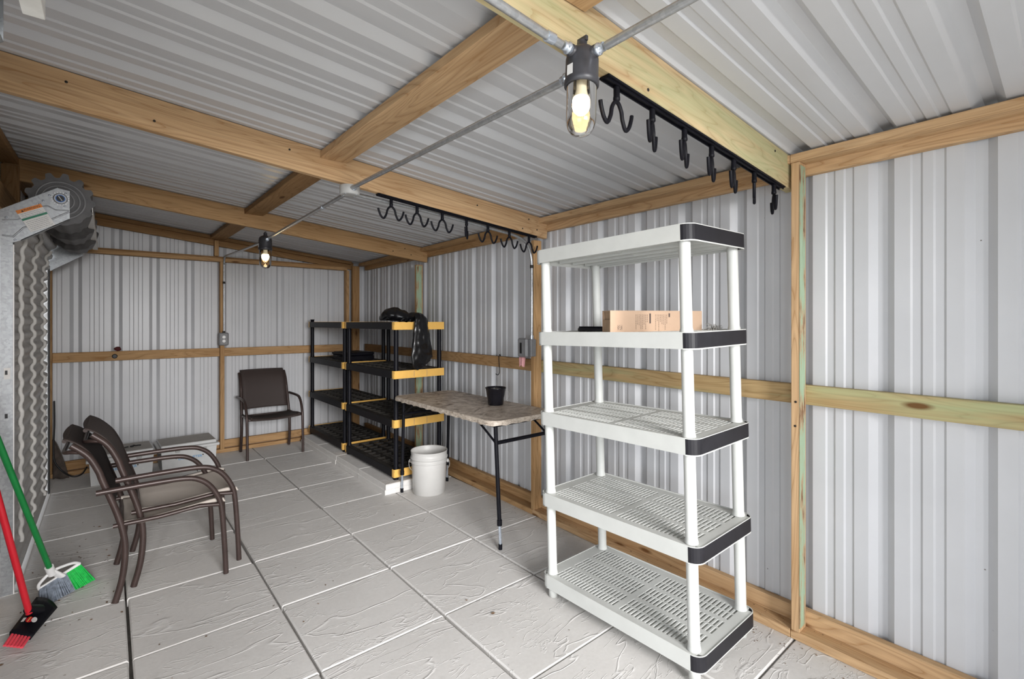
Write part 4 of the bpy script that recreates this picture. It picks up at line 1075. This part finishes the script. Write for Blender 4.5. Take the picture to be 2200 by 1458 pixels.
# head in a plane: u across, v down towards the bristle tips
tipL, tipR = Vector((-0.938, 0.752, 0.004)), Vector((-0.735, 0.935, 0.006))
u = (tipR - tipL).normalized(); capL, capR = Vector((-0.960, 0.905, 0.075)), Vector((-0.792, 0.975, 0.150))
capL = Vector((-0.945, 0.842, 0.070)); capR = Vector((-0.792, 0.905, 0.128))
vdn = ((tipL + tipR) / 2 - (capL + capR) / 2).normalized(); nrm = (capR - capL).cross(vdn).normalized()
hw = (capR - capL).normalized()
def on(a, b, c=0.0): return capL + (capR - capL) * a + (nk - (capL + capR) / 2) * b + nrm * c
cp = MB().tube(smooth_path([on(0, 0), on(0.08, 0.34), on(0.34, 0.62), on(0.5, 0.70)], 5), 0.0075, 8).tube(smooth_path([on(1, 0), on(0.92, 0.34), on(0.66, 0.62), on(0.5, 0.70)], 5), 0.0075, 8)
cp.tube([on(0, 0), on(0.5, -0.02), on(1, 0)], 0.0095, 8)
cp.tube([on(0.5, 0.02), on(0.5, 0.80)], [0.03, 0.016], 10, flat=0.45)
cp.tube([nk - hdir * 0.045, nk + hdir * 0.012], 0.0185, 12)
cp.build('cap', M['whiteg'], gb)
def bristles(a0, a1, mat, name, n):
    m = MB()
    for k in range(n):
        a = a0 + (a1 - a0) * (k + 0.5) / n
        p = on(a, 0); q = tipL + (tipR - tipL) * a
        for c in (-0.006, 0.002, 0.010):
            j = Vector((random.uniform(-.004, .004), random.uniform(-.004, .004), 0))
            e = q + nrm * c * 2 + j; e.z = max(e.z, 0.003)
            m.tube([p + nrm * c, e], [0.0024, 0.0036], 5)
    o = m.build(name, mat, gb); o['kind'] = 'stuff'; return o
bristles(0.0, 0.64, M['greyb'], 'grey_bristles', 34); bristles(0.64, 1.0, M['greenb'], 'green_bristles', 20)

rb_ = thing('scrub_broom', 'red-handled broom with a black head and short red bristles', 'broom', (0, 0, 0))
nk2 = Vector((-0.957, 0.545, 0.098)); hd2 = Vector((-0.083, -0.062, 0.519)).normalized()
MB().tube([nk2 - hd2 * 0.012, nk2 + hd2 * 0.5, nk2 + hd2 * 0.98], 0.0130, 14).build('handle', M['red'], rb_)
# flat black sleeve: four corners lying at a slope
A_, B_, C_, D_ = Vector((-0.945, 0.720, 0.075)), Vector((-0.870, 0.645, 0.030)), Vector((-0.938, 0.418, 0.026)), Vector((-1.012, 0.470, 0.050))
def quadpt(s_, t_, h=0.0):
    p = (A_ * (1 - s_) + B_ * s_) * (1 - t_) + (D_ * (1 - s_) + C_ * s_) * t_
    nn = (B_ - A_).cross(D_ - A_).normalized()
    if nn.z < 0: nn = -nn
    return p + nn * h
hm = MB(); vs = []; fs = []
nu, nv = 6, 8
for j in range(nv + 1):
    for i in range(nu + 1): vs.append(quadpt(i / nu, j / nv, 0.014 * math.sin(PI * i / nu) * (1.2 - 0.8 * j / nv)))
for j in range(nv):
    for i in range(nu): a = j * (nu + 1) + i; fs.append((a, a + 1, a + nu + 2, a + nu + 1))
hb = hm.add(vs, fs, True).build('head_sleeve', M['jet'], rb_)
so = hb.modifiers.new('thick', 'SOLIDIFY'); so.thickness = 0.016; so.offset = 0
MB().tube([quadpt(0.42, 0.34, 0.010), nk2 + hd2 * 0.01], [0.03, 0.0185], 12).build('socket', M['jet'], rb_)
for k in range(6):
    s_ = 0.05 + 0.90 * (k + 0.5) / 6
    p = quadpt(s_, 0.97, 0.004); q = quadpt(s_, 1.24, 0.0); q.z = max(0.008, q.z - 0.006)
    MB().tube([p, q], [0.0062, 0.0075], 6, flat=0.7).build('bristle_tuft', M['redb'], rb_)
def decal(name, s0, s1, t0, t1, mat, h=0.0225, poly=None):
    if poly is None: poly = [(s0, t0), (s1, t0), (s1, t1), (s0, t1)]
    m = MB(); pts = [quadpt(a, b, h + 0.014 * (math.sin(PI * a) - 0.6)) for a, b in poly]
    m.add(pts, [tuple(range(len(pts)))]); o = m.build(name, mat, rb_); o.modifiers.new('thick', 'SOLIDIFY').thickness = 0.001
ell = lambda cx, cy, rx, ry: [(cx + rx * math.cos(2 * PI * k / 16), cy + ry * math.sin(2 * PI * k / 16)) for k in range(16)]
decal('logo_disc', 0, 0, 0, 0, M['red'], poly=ell(0.40, 0.70, 0.14, 0.080)); decal('logo_stripe', 0.37, 0.41, 0.64, 0.77, M['yellow'], 0.0245)
decal('logo_badge', 0, 0, 0, 0, M['sticker'], 0.0240, poly=ell(0.60, 0.68, 0.12, 0.07)); decal('price_label', 0.12, 0.23, 0.66, 0.77, M['sticker'], 0.0235)

# ------------------------------------------------------------------ odds and ends
cd = MB().tube(smooth_path([(-1.052, 3.47, 0.72), (-1.050, 3.46, 0.50), (-1.055, 3.44, 0.30), (-1.045, 3.42, 0.17), (-0.99, 3.40, 0.075), (-0.92, 3.36, 0.025), (-0.86, 3.38, 0.03), (-0.825, 3.43, 0.08)], 6), 0.0065, 8).build('power_cord', M['cord'])
tag(cd, 'black cord looping down the back left corner', 'cord')
sc = MB(); vs = []; fs = []
for i in range(7):
    for j in range(9):
        a, b = i / 6, j / 8
        w = 0.105 * (1 - b) ** 0.8 + 0.01
        vs.append((-1.062 + a * w, 3.478 - 0.05 * (1 - b) * (0.4 + a) + 0.006 * math.sin(7 * a + 5 * b), 0.002 + 0.36 * b + 0.006 * math.sin(9 * a)))
for i in range(6):
    for j in range(8): a = i * 9 + j; fs.append((a, a + 9, a + 10, a + 1))
so_ = sc.add(vs, fs, True).build('sheeting_scrap', M['scrap']); so_.modifiers.new('thick', 'SOLIDIFY').thickness = 0.004
tag(so_, 'dirty dark brown scrap of sheeting leaning in the back left corner', 'scrap')
rg = MB()
vs = []; fs = []
for i in range(9):
    for k in range(12):
        t_ = PI * i / 8; a = 2 * PI * k / 12; r = 0.026 * math.sin(t_) * (1 + 0.25 * math.sin(3 * a + i))
        vs.append((r * math.cos(a), 0.5 * r * math.sin(a), 0.022 - 0.022 * math.cos(t_)))
for i in range(8):
    for k in range(12): a = i * 12 + k; b = i * 12 + (k + 1) % 12; fs.append((a, b, b + 12, a + 12))
ro = rg.add(vs, fs, True).build('rag', M['darkred']); ro.location = (-0.598, YB + 0.066, 1.1565)
tag(ro, 'dark red rag bunched on the back wall girt', 'rag')
kp = thing('knob', 'round black knob fixed to the back wall girt', 'knob', (-0.622, YB + 0.047, 1.108))
MB().lathe([(0.012, 0), (0.012, 0.010), (0.022, 0.012), (0.022, 0.022), (0.016, 0.027)], 16, axes((0, 0, 0), (1, 0, 0), (0, 0, 1), (0, -1, 0))).build('grip', M['cord'], kp)
# leaf litter and grit
lf = MB()
def chip(x, y, s, z=0.0015):
    a = random.uniform(0, 2 * PI); c, d = math.cos(a) * s, math.sin(a) * s
    k = random.uniform(0.3, 0.7)
    lf.add([(x - c, y - d, z), (x + d * k, y - c * k, z + s * 0.4), (x + c, y + d, z + s * 0.15), (x - d * k, y + c * k, z + 0.0004)], [(0, 1, 2, 3)])
for k in range(170):
    y = random.uniform(-2.6, -1.3); chip(xR(y) - abs(random.gauss(0, 0.10)) - 0.01, y, random.uniform(0.002, 0.006))
for k in range(90): chip(random.uniform(-1.02, -0.62), random.gauss(1.0, 0.45), random.uniform(0.003, 0.011))
for k in range(60):
    y = random.uniform(-1.3, 1.0); chip(xR(y) - abs(random.gauss(0, 0.05)) - 0.01, y, random.uniform(0.002, 0.006))
for k in range(60): chip(random.uniform(-0.9, 1.0), random.uniform(-1.2, 2.6), random.uniform(0.002, 0.008))
chip(0.79, -0.74, 0.012); chip(0.80, -0.735, 0.010)
for k in range(80): 
    y = random.uniform(-2.6, 1.2); chip(xR(y) + random.uniform(0.01, 0.07), y, random.uniform(0.002, 0.005), 0.0415)
lo = lf.build('leaf_litter', M['leaf'])
tag(lo, 'scattered brown leaf bits and grit on the floor', 'litter', kind='stuff')
